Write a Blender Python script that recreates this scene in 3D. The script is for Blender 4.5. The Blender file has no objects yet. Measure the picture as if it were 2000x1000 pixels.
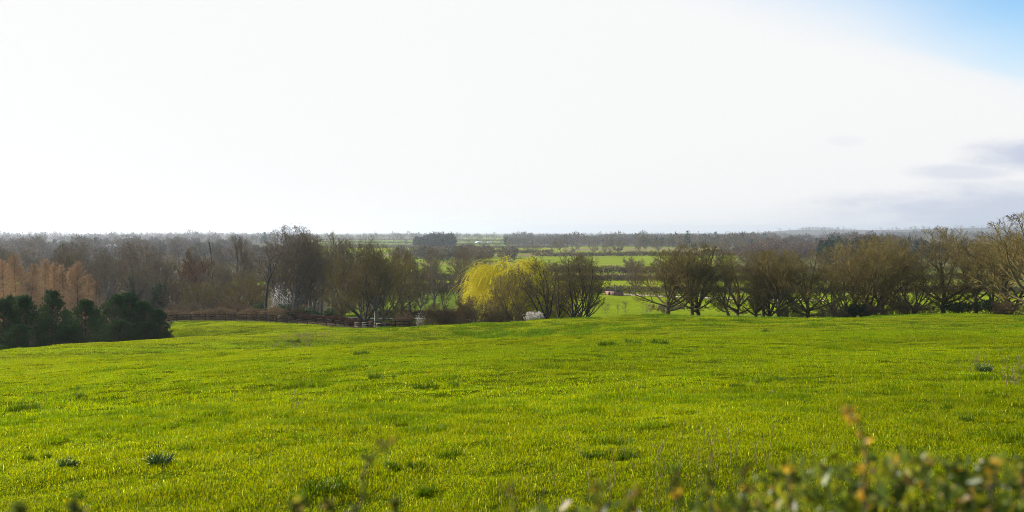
import bpy, math, random
import numpy as np
from mathutils import Vector, Matrix

S = bpy.context.scene
COL = S.collection
R = math.radians
PI = math.pi

# ------------------------------------------------------------------ camera, light, sky, exposure
FPX, Y0, CAMZ = 1944.0, 453.0, 30.0        # focal length and horizon row in photo pixels, eye height above datum
SUN_AZ, SUN_EL = R(-58), R(28)             # left of the view direction (+Y), above the horizon
cd = bpy.data.cameras.new('camera')
cd.lens, cd.sensor_width = 35.0, 36.0
cd.shift_y = -(500 - Y0) / 2000.0
cd.clip_start, cd.clip_end = 0.1, 40000
cd.dof.use_dof = True
cd.dof.focus_distance, cd.dof.aperture_fstop = 24.0, 2.2
cam = bpy.data.objects.new('camera', cd)
COL.objects.link(cam)
cam.location = (0, 0, CAMZ)
cam.rotation_euler = (R(90), 0, 0)
S.camera = cam

sv = Vector((math.sin(SUN_AZ) * math.cos(SUN_EL), math.cos(SUN_AZ) * math.cos(SUN_EL), math.sin(SUN_EL)))
sl = bpy.data.lights.new('sun', 'SUN')
sl.energy, sl.angle, sl.color = 4.6, R(0.5), (1.0, 0.93, 0.80)
sun = bpy.data.objects.new('sun', sl)
COL.objects.link(sun)
sun.rotation_euler = sv.to_track_quat('Z', 'Y').to_euler()
sun.location = (-60, 40, 120)

EXPOSURE = 1.15
S.view_settings.view_transform = 'Standard'
S.view_settings.look = 'None'
S.view_settings.gamma = 1
S.view_settings.exposure = EXPOSURE
S.cycles.max_bounces = 6
S.cycles.diffuse_bounces = 2
S.cycles.glossy_bounces = 2
S.cycles.transmission_bounces = 3
S.cycles.transparent_max_bounces = 8
S.cycles.volume_bounces = 1
S.cycles.caustics_reflective = False
S.cycles.caustics_refractive = False
S.cycles.sample_clamp_indirect = 4.0
S.cycles.sample_clamp_direct = 4.0
S.cycles.use_denoising = True
S.cycles.denoiser = 'OPENIMAGEDENOISE'
S.cycles.denoising_prefilter = 'NONE'
S.cycles.use_adaptive_sampling = False
S.cycles.pixel_filter_type = "BLACKMAN_HARRIS"
S.cycles.filter_width = 0.8


class NT:
    """small helper round a node tree"""
    def __init__(s, tree):
        s.t = tree
        s.n, s.l = tree.nodes, tree.links

    def add(s, kind, **kw):
        nd = s.n.new(kind)
        for k, v in kw.items():
            setattr(nd, k, v)
        return nd

    def link(s, a, b):
        s.l.new(a, b)

    def val(s, sock, v):
        if isinstance(v, bpy.types.NodeSocket):
            s.link(v, sock)
        elif v is not None:
            sock.default_value = v

    def math(s, op, a, b=None, c=None, clamp=False):
        nd = s.add('ShaderNodeMath', operation=op, use_clamp=clamp)
        for i, v in enumerate((a, b, c)):
            s.val(nd.inputs[i], v)
        return nd.outputs[0]

    def dot(s, a, vec):
        nd = s.add('ShaderNodeVectorMath', operation='DOT_PRODUCT')
        s.link(a, nd.inputs[0])
        nd.inputs[1].default_value = vec
        return nd.outputs['Value']

    def smooth(s, v, lo, hi, to0=0.0, to1=1.0):
        nd = s.add('ShaderNodeMapRange', interpolation_type='SMOOTHSTEP')
        s.val(nd.inputs[0], v)
        for i, x in zip((1, 2, 3, 4), (lo, hi, to0, to1)):
            nd.inputs[i].default_value = x
        return nd.outputs[0]

    def mix(s, f, a, b, blend='MIX'):
        nd = s.add('ShaderNodeMix', data_type='RGBA', blend_type=blend)
        s.val(nd.inputs[0], f)
        s.val(nd.inputs[6], a if isinstance(a, bpy.types.NodeSocket) else (*a[:3], 1))
        s.val(nd.inputs[7], b if isinstance(b, bpy.types.NodeSocket) else (*b[:3], 1))
        return nd.outputs[2]

    def noise(s, vec, scale, detail=3, rough=0.55):
        nd = s.add('ShaderNodeTexNoise')
        s.val(nd.inputs['Vector'], vec)
        nd.inputs['Scale'].default_value = scale
        nd.inputs['Detail'].default_value = detail
        nd.inputs['Roughness'].default_value = rough
        return nd.outputs['Fac']


def px_dir(px, py):
    return Vector(((px - 1000) / FPX, 1, -(py - Y0) / FPX)).normalized()


world = bpy.data.worlds.new('World')
S.world = world
world.use_nodes = True
w = NT(world.node_tree)
w.n.clear()
wo = w.add('ShaderNodeOutputWorld')
bg = w.add('ShaderNodeBackground')
w.link(bg.outputs[0], wo.inputs[0])
sky = w.add('ShaderNodeTexSky', sky_type='NISHITA', sun_disc=False)
sky.sun_elevation, sky.sun_rotation = SUN_EL, SUN_AZ
sky.air_density, sky.dust_density, sky.ozone_density, sky.altitude = 1.0, 0.4, 3.0, 100
SKYS = 0.085
skyc = w.add('ShaderNodeVectorMath', operation='SCALE')
w.link(sky.outputs[0], skyc.inputs[0])
skyc.inputs['Scale'].default_value = SKYS
tc = w.add('ShaderNodeTexCoord')
V = tc.outputs['Generated']
# a high veil of bright white cloud covers the sky except up to the right
nrm = px_dir(1400, 0).cross(px_dir(2000, 170)).normalized()
if nrm.z < 0:
    nrm = -nrm
st = w.add('ShaderNodeVectorMath', operation='MULTIPLY')
w.link(V, st.inputs[0])
st.inputs[1].default_value = (1.0, 1.0, 3.0)
n1 = w.noise(st.outputs[0], 4.0, 5, 0.6)
sx_ = w.add('ShaderNodeSeparateXYZ')
w.link(V, sx_.inputs[0])
az_ = w.math('DIVIDE', sx_.outputs[0], w.math('MAXIMUM', sx_.outputs[1], 0.05))
u = w.math('ADD', w.dot(V, nrm), w.math('MULTIPLY', w.math('SUBTRACT', n1, 0.5), 0.03))
hole = w.math('ADD', w.math('MULTIPLY', w.smooth(u, -0.003, 0.012), w.smooth(az_, 0.30, 0.50, 0.0, 0.26)), w.math('MULTIPLY', w.smooth(u, -0.024, 0.080), 0.74))
n2 = w.noise(st.outputs[0], 1.7, 5, 0.55)
front = w.smooth(sx_.outputs[1], 0.55, 0.75)
holed = w.math('MULTIPLY', hole, w.math('MAXIMUM', front, w.smooth(n2, 0.75, 0.45, 0.25, 1.0)))
CL = 0.95 / 2 ** EXPOSURE
cloud = (CL, CL, CL * 1.0)
# lavender grey undersides low on the right
sx = w.add('ShaderNodeSeparateXYZ')
w.link(V, sx.inputs[0])
az = w.math('DIVIDE', sx.outputs[0], w.math('MAXIMUM', sx.outputs[1], 0.05))
el = w.math('DIVIDE', sx.outputs[2], w.math('MAXIMUM', sx.outputs[1], 0.05))
st2 = w.add('ShaderNodeVectorMath', operation='MULTIPLY')
w.link(V, st2.inputs[0])
st2.inputs[1].default_value = (1.0, 1.0, 3.5)
n3 = w.noise(st2.outputs[0], 11.0, 7, 0.62)
nz = w.math('MULTIPLY', w.math('SUBTRACT', n3, 0.5), 0.10)


def patch(cx, cy, sxp, syp, gain):
    """soft-edged cloud underside centred on a direction (tangent units)"""
    a = w.math('DIVIDE', w.math('SUBTRACT', az, cx), sxp)
    b = w.math('DIVIDE', w.math('SUBTRACT', el, cy), syp)
    r = w.math('SQRT', w.math('ADD', w.math('MULTIPLY', a, a), w.math('MULTIPLY', b, b)))
    r = w.math('ADD', r, w.math('MULTIPLY', nz, 13.0))
    return w.math('MULTIPLY', w.smooth(r, 1.15, 0.35), gain)


g = w.math('MAXIMUM', patch(0.535, 0.077, 0.105, 0.020, 0.95), patch(0.54, 0.016, 0.24, 0.040, 0.9))
g = w.math('MAXIMUM', g, patch(0.45, 0.060, 0.07, 0.010, 0.5))
g = w.math('MAXIMUM', g, patch(0.335, 0.092, 0.02, 0.006, 0.15))
gray = w.mix(g, cloud, (CL * 0.62, CL * 0.67, CL * 0.82))
gain = w.add('ShaderNodeVectorMath', operation='SCALE')
w.link(skyc.outputs[0], gain.inputs[0])
gain.inputs['Scale'].default_value = 1.0
tinted = w.mix(1.0, gain.outputs[0], (0.92, 1.06, 1.06), 'MULTIPLY')
final = w.mix(holed, gray, tinted)
w.link(final, bg.inputs[0])
bg.inputs[1].default_value = 1.0
world.cycles.sampling_method = 'MANUAL'
world.cycles.sample_map_resolution = 512

# ------------------------------------------------------------------ helpers
rng = np.random.default_rng(7)
random.seed(7)


def W(px, py, d):
    return ((px - 1000) / FPX * d, d, CAMZ - (py - Y0) / FPX * d)


def vnoise(x, y, seed=0):
    """smooth lattice noise in -1..1"""
    xi, yi = np.floor(x).astype(np.int64), np.floor(y).astype(np.int64)
    fx, fy = x - xi, y - yi
    fx, fy = fx * fx * (3 - 2 * fx), fy * fy * (3 - 2 * fy)

    def h(a, b):
        n = (a * 374761393 + b * 668265263 + seed * 974634777) & 0xFFFFFFFF
        n = ((n ^ (n >> 13)) * 1274126177) & 0xFFFFFFFF
        return ((n ^ (n >> 16)) & 0xFFFF) / 32767.5 - 1.0
    a, b = h(xi, yi), h(xi + 1, yi)
    c, d = h(xi, yi + 1), h(xi + 1, yi + 1)
    return (a * (1 - fx) + b * fx) * (1 - fy) + (c * (1 - fx) + d * fx) * fy


def sstep(a, b, x):
    t = np.clip((x - a) / (b - a), 0, 1)
    return t * t * (3 - 2 * t)


# control points of the near hill: pixel column, pixel row, distance
CP = []
for d in (9, 16, 30, 55):
    for px in (-700, -200, 300, 800, 1300, 1800, 2300, 2800):
        X = (px - 1000) / FPX * d
        z = -1.9 - 0.073 * d + (0.05 * X if X < 0 else 0.012 * X)
        CP.append((X, d, CAMZ + z))
for X in (-40, -15, 0, 15, 40):
    CP.append((X, -25, CAMZ - 1.0 + 0.04 * min(X, 0)))
    CP.append((X, -3, CAMZ - 1.75 + 0.04 * min(X, 0)))
CREST = [(-300, 712, 92), (0, 685, 98), (170, 672, 108), (330, 662, 124),
         (340, 645, 150), (340, 626, 188), (480, 628, 176), (600, 634, 165), (700, 642, 150),
         (480, 660, 118), (650, 662, 112),
         (800, 640, 142), (950, 632, 142), (1060, 626, 144), (1160, 622, 146), (1250, 618, 150), (1450, 620, 150),
         (1570, 624, 146), (1700, 619, 148), (1850, 614, 150), (2000, 616, 146), (2300, 616, 140), (2700, 620, 130)]
for px, py, d in CREST:
    CP.append(W(px, py, d))
for px, z, d in [(-300, -14.5, 108), (0, -15.2, 114), (170, -15.6, 126), (330, -16.2, 140),
                 (200, -18.5, 165), (0, -18.5, 150), (-300, -18.5, 150),
                 (800, -13.3, 105), (1200, -10.55, 105), (1600, -10.2, 105), (2000, -9.9, 100), (2400, -9.2, 95),
                 (800, -16.6, 165), (950, -15.4, 158), (1060, -15.2, 160), (1160, -15.0, 162), (1250, -14.6, 166), (1450, -14.8, 166), (1570, -14.8, 162),
                 (1700, -14.5, 164), (1850, -14.1, 166), (2000, -13.8, 162), (2400, -13.5, 156),
                 (740, -17.9, 205), (740, -18.3, 228), (900, -18.4, 205),
                 (1100, -20.5, 215), (1300, -20.5, 215), (1600, -20.0, 215), (1900, -19.5, 215), (2300, -19, 210), (2700, -19, 210),
                 (600, -18.9, 215), (400, -19.3, 225), (200, -20.5, 215), (-200, -21, 215), (-700, -21, 210), (-700, -13, 80)]:
    CP.append(((px - 1000) / FPX * d, d, CAMZ + z))
for px in range(-900, 3000, 300):
    CP.append(((px - 1000) / FPX * 275, 275, CAMZ - 24.0))
    CP.append(((px - 1000) / FPX * 340, 340, CAMZ - 25.0))
CP = np.array(CP)


def _kern(r):
    return np.where(r > 1e-9, r * r * np.log(np.maximum(r, 1e-9)), 0)


_SC = 40.0
_pts = CP[:, :2] / _SC
_n = len(CP)
_K = _kern(np.linalg.norm(_pts[:, None] - _pts[None], axis=2)) + np.eye(_n) * 0.002
_P = np.hstack([np.ones((_n, 1)), _pts])
_A = np.block([[_K, _P], [_P.T, np.zeros((3, 3))]])
_wt = np.linalg.solve(_A, np.concatenate([CP[:, 2], np.zeros(3)]))

FAR1 = np.array([(-1500, 465.0), (600, 464.0), (900, 463.0), (1000, 461.0), (1080, 459.5), (1160, 461.0), (1190, 457.0), (1225, 456.5), (1260, 460.0), (1320, 459.5), (1400, 456.5), (1470, 455.0), (1550, 449.0),
                 (1640, 448.0), (1700, 449.5), (1760, 448.5), (1850, 446.5), (1950, 444.0), (2050, 443.5), (2200, 446.5), (2600, 455.0), (5000, 458.0)], float)
FAR2 = np.array([(-1500, 461.0), (0, 461.5), (300, 461.0), (600, 463.0), (900, 464.0), (1150, 464.0), (1250, 466.5), (1400, 464.0), (1500, 465.0), (1600, 464.5), (1700, 462.5), (1790, 458.5), (1830, 458.0), (1880, 460.5),
                 (1960, 460.5), (2100, 458.5), (2500, 461.5), (5000, 464.5)], float)


def gz(x, y):
    """ground height"""
    x, y = np.asarray(x, float), np.asarray(y, float)
    shp = x.shape
    x, y = x.ravel(), y.ravel()
    d = np.hypot(x, y)
    out = np.full(x.shape, CAMZ - 25.0)
    m = (d < 345) & (y > -150)
    idx = np.nonzero(m)[0]
    for k in range(0, len(idx), 40000):
        i = idx[k:k + 40000]
        q = np.stack([x[i], y[i]], 1) / _SC
        v = _kern(np.linalg.norm(q[:, None] - _pts[None], axis=2)) @ _wt[:_n] + _wt[_n] + q @ _wt[_n + 1:]
        lum = 0.05 * vnoise(x[i] / 0.6, y[i] / 0.6, 3) * (d[i] < 60) + 0.05 * vnoise(x[i] / 1.9, y[i] / 1.6, 4) + 0.13 * vnoise(x[i] / 5.5, y[i] / 6.0, 5)
        v = v + lum * sstep(2, 8, d[i])
        b = sstep(265, 335, d[i])
        out[i] = v * (1 - b) + out[i] * b
    f = d > 330
    if f.any():
        px = 1000 + FPX * x[f] / np.maximum(y[f], 1e-3)
        px = np.where(y[f] > 0, px, 5000)
        df = y[f]
        base = CAMZ - 25 + 0.8 * vnoise(x[f] / 260, y[f] / 260, 8) * sstep(450, 900, df) + 2.0 * vnoise(x[f] / 900, y[f] / 900, 9) * sstep(1200, 2500, df) + 5.0 * vnoise(x[f] / 700, y[f] / 1100, 10) * sstep(2400, 3800, df)
        for tab, dr, wd in ((FAR2, 4600, 1000), (FAR1, 8300, 1300)):
            zr = CAMZ - (np.interp(px, tab[:, 0], tab[:, 1]) - Y0) / FPX * dr
            gw = np.exp(-((df - dr) / wd) ** 2)
            base = base * (1 - gw) + np.maximum(zr, base) * gw
        out[f] = base
    return out.reshape(shp)


def g1(x, y):
    return float(gz(np.array([x]), np.array([y]))[0])


def at(px, d):
    x = (px - 1000) / FPX * d
    return x, d, g1(x, d)


# ---- meshes from arrays
def make_mesh(name, parts, mats, attrs=None, smooth=False):
    """parts: list of (verts Nx3, faces MxK, material index); attrs: list of per-part Nx3 tints or None"""
    vs, starts, totals, loops, mi, off, ls = [], [], [], [], [], 0, 0
    for v, f, m in parts:
        v = np.asarray(v, np.float32)
        f = np.asarray(f, np.int64)
        if len(f) == 0:
            continue
        vs.append(v)
        k = f.shape[1]
        loops.append((f + off).ravel())
        starts.append(ls + np.arange(len(f)) * k)
        totals.append(np.full(len(f), k))
        mi.append(np.full(len(f), m))
        off += len(v)
        ls += f.size
    vs = np.concatenate(vs)
    loops, starts, totals, mi = map(np.concatenate, (loops, starts, totals, mi))
    me = bpy.data.meshes.new(name)
    me.vertices.add(len(vs))
    me.vertices.foreach_set('co', vs.ravel())
    me.loops.add(len(loops))
    me.loops.foreach_set('vertex_index', loops.astype(np.int32))
    me.polygons.add(len(starts))
    me.polygons.foreach_set('loop_start', starts.astype(np.int32))
    me.polygons.foreach_set('loop_total', totals.astype(np.int32))
    me.polygons.foreach_set('material_index', mi.astype(np.int32))
    if smooth:
        me.polygons.foreach_set('use_smooth', np.ones(len(starts), bool))
    for m in mats:
        me.materials.append(m)
    if attrs is not None:
        c = np.concatenate(attrs).astype(np.float32)
        ca = me.color_attributes.new('tint', 'FLOAT_COLOR', 'POINT')
        ca.data.foreach_set('color', np.hstack([c, np.ones((len(c), 1), np.float32)]).ravel())
    me.update(calc_edges=True)
    return me


def tubes(P, Rd, sides):
    """P N,K,3 polylines, Rd N,K radii -> verts, quad faces"""
    N, K = P.shape[:2]
    T = np.gradient(P, axis=1)
    T /= np.linalg.norm(T, axis=2, keepdims=True) + 1e-9
    ref = np.where(np.abs(T[:, :1, 2:3]) > 0.8, np.array([1.0, 0.1, 0]), np.array([0.1, 0.0, 1.0]))
    U = np.cross(T, ref)
    U /= np.linalg.norm(U, axis=2, keepdims=True) + 1e-9
    Vv = np.cross(T, U)
    a = np.arange(sides) / sides * 2 * PI
    ring = P[:, :, None] + Rd[:, :, None, None] * (np.cos(a)[None, None, :, None] * U[:, :, None] + np.sin(a)[None, None, :, None] * Vv[:, :, None])
    verts = ring.reshape(-1, 3)
    n, k, s = np.meshgrid(np.arange(N), np.arange(K - 1), np.arange(sides), indexing='ij')
    b = (n * K + k) * sides
    s2 = (s + 1) % sides
    f = np.stack([b + s, b + s2, b + sides + s2, b + sides + s], -1).reshape(-1, 4)
    return verts, f


def unit(v):
    return v / (np.linalg.norm(v, axis=-1, keepdims=True) + 1e-9)


def rdirs(n, r):
    return unit(r.normal(size=(n, 3)))


def spikes(P0, D, L, wd, r):
    """pointed three-sided slivers"""
    n = len(P0)
    D = unit(D)
    side = unit(np.cross(D, rdirs(n, r))) * np.reshape(wd, (-1, 1)) / 2
    v = np.stack([P0 - side, P0 + side, P0 + D * np.reshape(L, (-1, 1))], 1).reshape(-1, 3)
    return v, np.arange(n * 3).reshape(-1, 3)


def leaves(P, L, wd, r, D=None):
    """pointed oval leaf faces, slightly folded: 4 verts, 2 triangles"""
    n = len(P)
    D = rdirs(n, r) if D is None else unit(D)
    sd = unit(np.cross(D, rdirs(n, r)))
    nn = np.cross(D, sd)
    L, wd = np.reshape(L, (-1, 1)), np.reshape(wd, (-1, 1))
    a, c = P, P + D * L
    mid = P + D * L * 0.5
    b = mid + sd * wd / 2 + nn * wd * 0.18
    e = mid - sd * wd / 2 + nn * wd * 0.18
    v = np.stack([a, b, c, e], 1).reshape(-1, 3)
    i = np.arange(n)[:, None] * 4
    return v, np.concatenate([i + [0, 1, 2], i + [0, 2, 3]])


def boxv(x0, x1, y0, y1, z0, z1):
    v = np.array([(x, y, z) for x in (x0, x1) for y in (y0, y1) for z in (z0, z1)], float)
    f = np.array([(0, 1, 3, 2), (4, 6, 7, 5), (0, 4, 5, 1), (2, 3, 7, 6), (0, 2, 6, 4), (1, 5, 7, 3)])
    return v, f


def xf(vf, M):
    v = np.asarray(vf[0], float)
    v = np.hstack([v, np.ones((len(v), 1))]) @ np.array(M).T
    return v[:, :3], vf[1]


def join(lst):
    vs, fs, o = [], [], 0
    for v, f in lst:
        vs.append(v)
        fs.append(np.asarray(f) + o)
        o += len(v)
    return np.concatenate(vs), np.concatenate(fs)


# ---- scene objects
def link(name, data, parent=None):
    o = bpy.data.objects.new(name, data)
    COL.objects.link(o)
    if parent is not None:
        o.parent = parent
    return o


def tag(o, label=None, cat=None, group=None, kind=None):
    if label:
        o['label'] = label
    if cat:
        o['category'] = cat
    if group:
        o['group'] = group
    if kind:
        o['kind'] = kind
    return o


# ------------------------------------------------------------------ materials
def base_mat(name):
    m = bpy.data.materials.new(name)
    m.use_nodes = True
    t = NT(m.node_tree)
    t.n.clear()
    return m, t, t.add('ShaderNodeOutputMaterial')


def bark(name, c1, c2, scale=3.0, rough=0.9, objvar=0.25):
    m, t, o = base_mat(name)
    b = t.add('ShaderNodeBsdfPrincipled')
    tc = t.add('ShaderNodeTexCoord')
    n = t.noise(tc.outputs['Object'], scale, 4, 0.65)
    c = t.mix(t.smooth(n, 0.35, 0.65), c1, c2)
    oi = t.add('ShaderNodeObjectInfo')
    f = t.math('ADD', t.math('MULTIPLY', oi.outputs['Random'], objvar), 1 - objvar / 2)
    sc = t.add('ShaderNodeVectorMath', operation='SCALE')
    t.link(c, sc.inputs[0])
    t.link(f, sc.inputs['Scale'])
    t.link(sc.outputs[0], b.inputs['Base Color'])
    b.inputs['Roughness'].default_value = rough
    b.inputs['Specular IOR Level'].default_value = 0.2
    t.link(b.outputs[0], o.inputs[0])
    return m


def leafy(name, c1, c2, trans=0.4, gloss=0.05, rough=0.35, tint=False, inst=False, tcol=None, scale=0.8):
    """thin leaf or blade: diffuse + translucent with a little sheen"""
    m, t, o = base_mat(name)
    oi = t.add('ShaderNodeObjectInfo')
    tc = t.add('ShaderNodeTexCoord')
    n = t.noise(tc.outputs['Object'], scale, 2)
    c = t.mix(t.smooth(n, 0.3, 0.7), c1, c2)
    if tint:
        a = t.add('ShaderNodeAttribute', attribute_name='tint')
        c = t.mix(1.0, c, a.outputs['Color'], 'MULTIPLY')
    if inst:
        a = t.add('ShaderNodeAttribute', attribute_name='itint', attribute_type='INSTANCER')
        c = t.mix(1.0, c, a.outputs['Color'], 'MULTIPLY')
    df = t.add('ShaderNodeBsdfDiffuse')
    tr = t.add('ShaderNodeBsdfTranslucent')
    t.link(c, df.inputs[0])
    if tcol is not None:
        c2n = t.mix(1.0, c, tcol, 'MULTIPLY')
        t.link(c2n, tr.inputs[0])
    else:
        t.link(c, tr.inputs[0])
    mx = t.add('ShaderNodeMixShader')
    mx.inputs[0].default_value = trans
    t.link(df.outputs[0], mx.inputs[1])
    t.link(tr.outputs[0], mx.inputs[2])
    gl = t.add('ShaderNodeBsdfGlossy')
    gl.inputs['Roughness'].default_value = rough
    gl.inputs[0].default_value = (1, 1, 1, 1)
    m2 = t.add('ShaderNodeMixShader')
    lw = t.add('ShaderNodeLayerWeight')
    lw.inputs[0].default_value = 0.35
    t.val(m2.inputs[0], t.math('MULTIPLY', lw.outputs['Fresnel'], gloss))
    t.link(mx.outputs[0], m2.inputs[1])
    t.link(gl.outputs[0], m2.inputs[2])
    t.link(m2.outputs[0], o.inputs[0])
    return m


def plain(name, c1, c2=None, rough=0.8, scale=2.0, spec=0.3, metal=0.0):
    m, t, o = base_mat(name)
    b = t.add('ShaderNodeBsdfPrincipled')
    tc = t.add('ShaderNodeTexCoord')
    n = t.noise(tc.outputs['Object'], scale, 4, 0.6)
    c = t.mix(t.smooth(n, 0.3, 0.7), c1, c2 or tuple(x * 0.7 for x in c1))
    t.link(c, b.inputs['Base Color'])
    b.inputs['Roughness'].default_value = rough
    b.inputs['Specular IOR Level'].default_value = spec
    b.inputs['Metallic'].default_value = metal
    t.link(b.outputs[0], o.inputs[0])
    return m


def twiggy(name, c, trans=0.15, objvar=0.3):
    m, t, o = base_mat(name)
    oi = t.add('ShaderNodeObjectInfo')
    tc = t.add('ShaderNodeTexCoord')
    n = t.noise(tc.outputs['Object'], 0.7, 2)
    f = t.math('MULTIPLY', t.math('ADD', t.math('MULTIPLY', oi.outputs['Random'], objvar), 1 - objvar / 2), t.smooth(n, 0.25, 0.75, 0.75, 1.25))
    sc = t.add('ShaderNodeVectorMath', operation='SCALE')
    sc.inputs[0].default_value = c
    t.link(f, sc.inputs['Scale'])
    df = t.add('ShaderNodeBsdfDiffuse')
    tr = t.add('ShaderNodeBsdfTranslucent')
    t.link(sc.outputs[0], df.inputs[0])
    t.link(sc.outputs[0], tr.inputs[0])
    mx = t.add('ShaderNodeMixShader')
    mx.inputs[0].default_value = trans
    t.link(df.outputs[0], mx.inputs[1])
    t.link(tr.outputs[0], mx.inputs[2])
    t.link(mx.outputs[0], o.inputs[0])
    return m


M = {}
M['bark_olive'] = bark('bark_olive', (0.165, 0.125, 0.05), (0.095, 0.07, 0.035))
M['bark_grey'] = bark('bark_grey', (0.20, 0.17, 0.125), (0.11, 0.092, 0.07))
M['bark_dark'] = bark('bark_dark', (0.055, 0.045, 0.035), (0.03, 0.025, 0.02))
M['bark_pine'] = bark('bark_pine', (0.10, 0.065, 0.04), (0.05, 0.035, 0.025))
M['twig_olive'] = twiggy('twig_olive', (0.205, 0.158, 0.055))
M['twig_green'] = twiggy('twig_green', (0.140, 0.108, 0.048))
M['twig_grey'] = twiggy('twig_grey', (0.195, 0.148, 0.085))
M['twig_brown'] = twiggy('twig_brown', (0.185, 0.125, 0.070))
M['twig_rust'] = twiggy('twig_rust', (0.17, 0.085, 0.035))
M['twig_larch'] = twiggy('twig_larch', (0.37, 0.235, 0.12), 0.35, 0.4)
M['twig_willow'] = leafy('twig_willow', (0.80, 0.70, 0.05), (0.60, 0.54, 0.04), 0.5, 0.0, scale=0.9)
M['blossom'] = leafy('blossom', (0.88, 0.82, 0.75), (0.75, 0.67, 0.60), 0.35, 0.0)
M['needle'] = leafy('needle', (0.038, 0.078, 0.026), (0.060, 0.100, 0.028), 0.32, 0.03, 0.45, scale=0.7)
M['evergreen'] = leafy('evergreen', (0.03, 0.06, 0.018), (0.05, 0.085, 0.022), 0.25, 0.05, 0.4)
M['ivy'] = leafy('ivy', (0.035, 0.065, 0.02), (0.06, 0.085, 0.025), 0.3, 0.03, 0.4)
M['beech'] = leafy('beech', (0.105, 0.052, 0.032), (0.065, 0.034, 0.024), 0.25, 0.02)
M['wood_dark'] = plain('wood_dark', (0.024, 0.017, 0.013), (0.014, 0.011, 0.009), spec=0.02)
M['wood_pale'] = plain('wood_pale', (0.125, 0.10, 0.075), (0.085, 0.07, 0.05))
M['wood_brown'] = plain('wood_brown', (0.20, 0.13, 0.085), (0.12, 0.08, 0.055))
M['brick'] = plain('brick', (0.24, 0.115, 0.09), (0.14, 0.065, 0.05), scale=1.3)
M['render_white'] = plain('render_white', (0.78, 0.75, 0.70), (0.66, 0.63, 0.58))
M['roof_dark'] = plain('roof_dark', (0.05, 0.043, 0.042), (0.035, 0.03, 0.03))
M['roof_metal'] = plain('roof_metal', (0.72, 0.72, 0.72), (0.6, 0.6, 0.6), rough=0.25, spec=0.9)
M['roof_slate'] = plain('roof_slate', (0.09, 0.11, 0.15), (0.07, 0.08, 0.11), rough=0.6)
M['dark_opening'] = plain('dark_opening', (0.02, 0.018, 0.016))
M['glass'] = plain('glass', (0.05, 0.06, 0.07), rough=0.1, spec=0.8)
M['track'] = plain('track', (0.44, 0.34, 0.25), (0.27, 0.215, 0.13), scale=0.25)
M['lane'] = plain('lane', (0.24, 0.22, 0.19), (0.18, 0.17, 0.13), scale=0.4)
M['stem_dry'] = plain('stem_dry', (0.32, 0.22, 0.10), (0.22, 0.14, 0.07), scale=8)
M['daffodil'] = leafy('daffodil', (0.040, 0.080, 0.016), (0.055, 0.10, 0.018), 0.3, 0.06, 0.4)
M['leaf_glint'] = leafy('leaf_glint', (0.85, 0.85, 0.80), (0.8, 0.8, 0.74), 0.4, 0.02)  # white that imitates glints on the strap leaves
M['dung'] = plain('dung', (0.10, 0.055, 0.03), (0.05, 0.03, 0.02), scale=20)


GRASS1, GRASS2 = (0.192, 0.270, 0.0008), (0.246, 0.288, 0.0008)
M['blade'] = leafy('blade', GRASS1, GRASS2, 0.55, 0.007, 0.42, tint=True, inst=True, tcol=(1.25, 1.15, 0.7), scale=0.6)
M['blade_dark'] = leafy('blade_dark', (0.062, 0.112, 0.002), (0.085, 0.13, 0.002), 0.45, 0.015, 0.4, tint=True, tcol=(1.2, 1.15, 0.8))


def ground_mat():
    m, t, o = base_mat('turf')
    b = t.add('ShaderNodeBsdfDiffuse')
    a = t.add('ShaderNodeAttribute', attribute_name='tint')
    tc = t.add('ShaderNodeTexCoord')
    P = tc.outputs['Object']
    n1 = t.noise(P, 0.9, 5, 0.7)
    n2 = t.noise(P, 0.035, 4, 0.6)
    n3 = t.noise(P, 0.25, 3, 0.6)
    f = t.math('MULTIPLY', t.smooth(n1, 0.25, 0.75, 0.72, 1.25), t.math('MULTIPLY', t.smooth(n2, 0.3, 0.7, 0.82, 1.15), t.smooth(n3, 0.3, 0.7, 0.88, 1.1)))
    sc = t.add('ShaderNodeVectorMath', operation='SCALE')
    t.link(a.outputs['Color'], sc.inputs[0])
    t.link(f, sc.inputs['Scale'])
    t.link(sc.outputs[0], b.inputs[0])
    bp = t.add('ShaderNodeBump')
    bp.inputs['Strength'].default_value = 0.6
    bp.inputs['Distance'].default_value = 0.4
    t.link(n1, bp.inputs['Height'])
    t.link(bp.outputs[0], b.inputs['Normal'])
    t.link(b.outputs[0], o.inputs[0])
    return m


# ------------------------------------------------------------------ ground: one sheet out to the horizon
fine = np.arange(-40, 40.001, 0.16)
coarse_l = np.arange(-180, -40, 4.0)
coarse_r = np.arange(43, 180, 4.0)
ang = np.radians(np.concatenate([coarse_l, fine, coarse_r]))
rad = np.concatenate([np.geomspace(0.6, 200, 400), np.geomspace(200, 15000, 380)[1:]])
NA, NR = len(ang), len(rad)
AA, RR = np.meshgrid(ang, rad, indexing='ij')
GX, GY = RR * np.sin(AA), RR * np.cos(AA)
GZ = gz(GX, GY)
FARG = np.array((0.135, 0.175, 0.008))
OLIVE = np.array((0.17, 0.165, 0.03))
tint = np.tile(np.array((0.060, 0.080, 0.003)), (NA, NR, 1))
PXg = 1000 + FPX * GX / np.maximum(GY, 1e-3)
far = (RR > 225)[..., None]
tint = np.where(far, FARG, tint)
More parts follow.
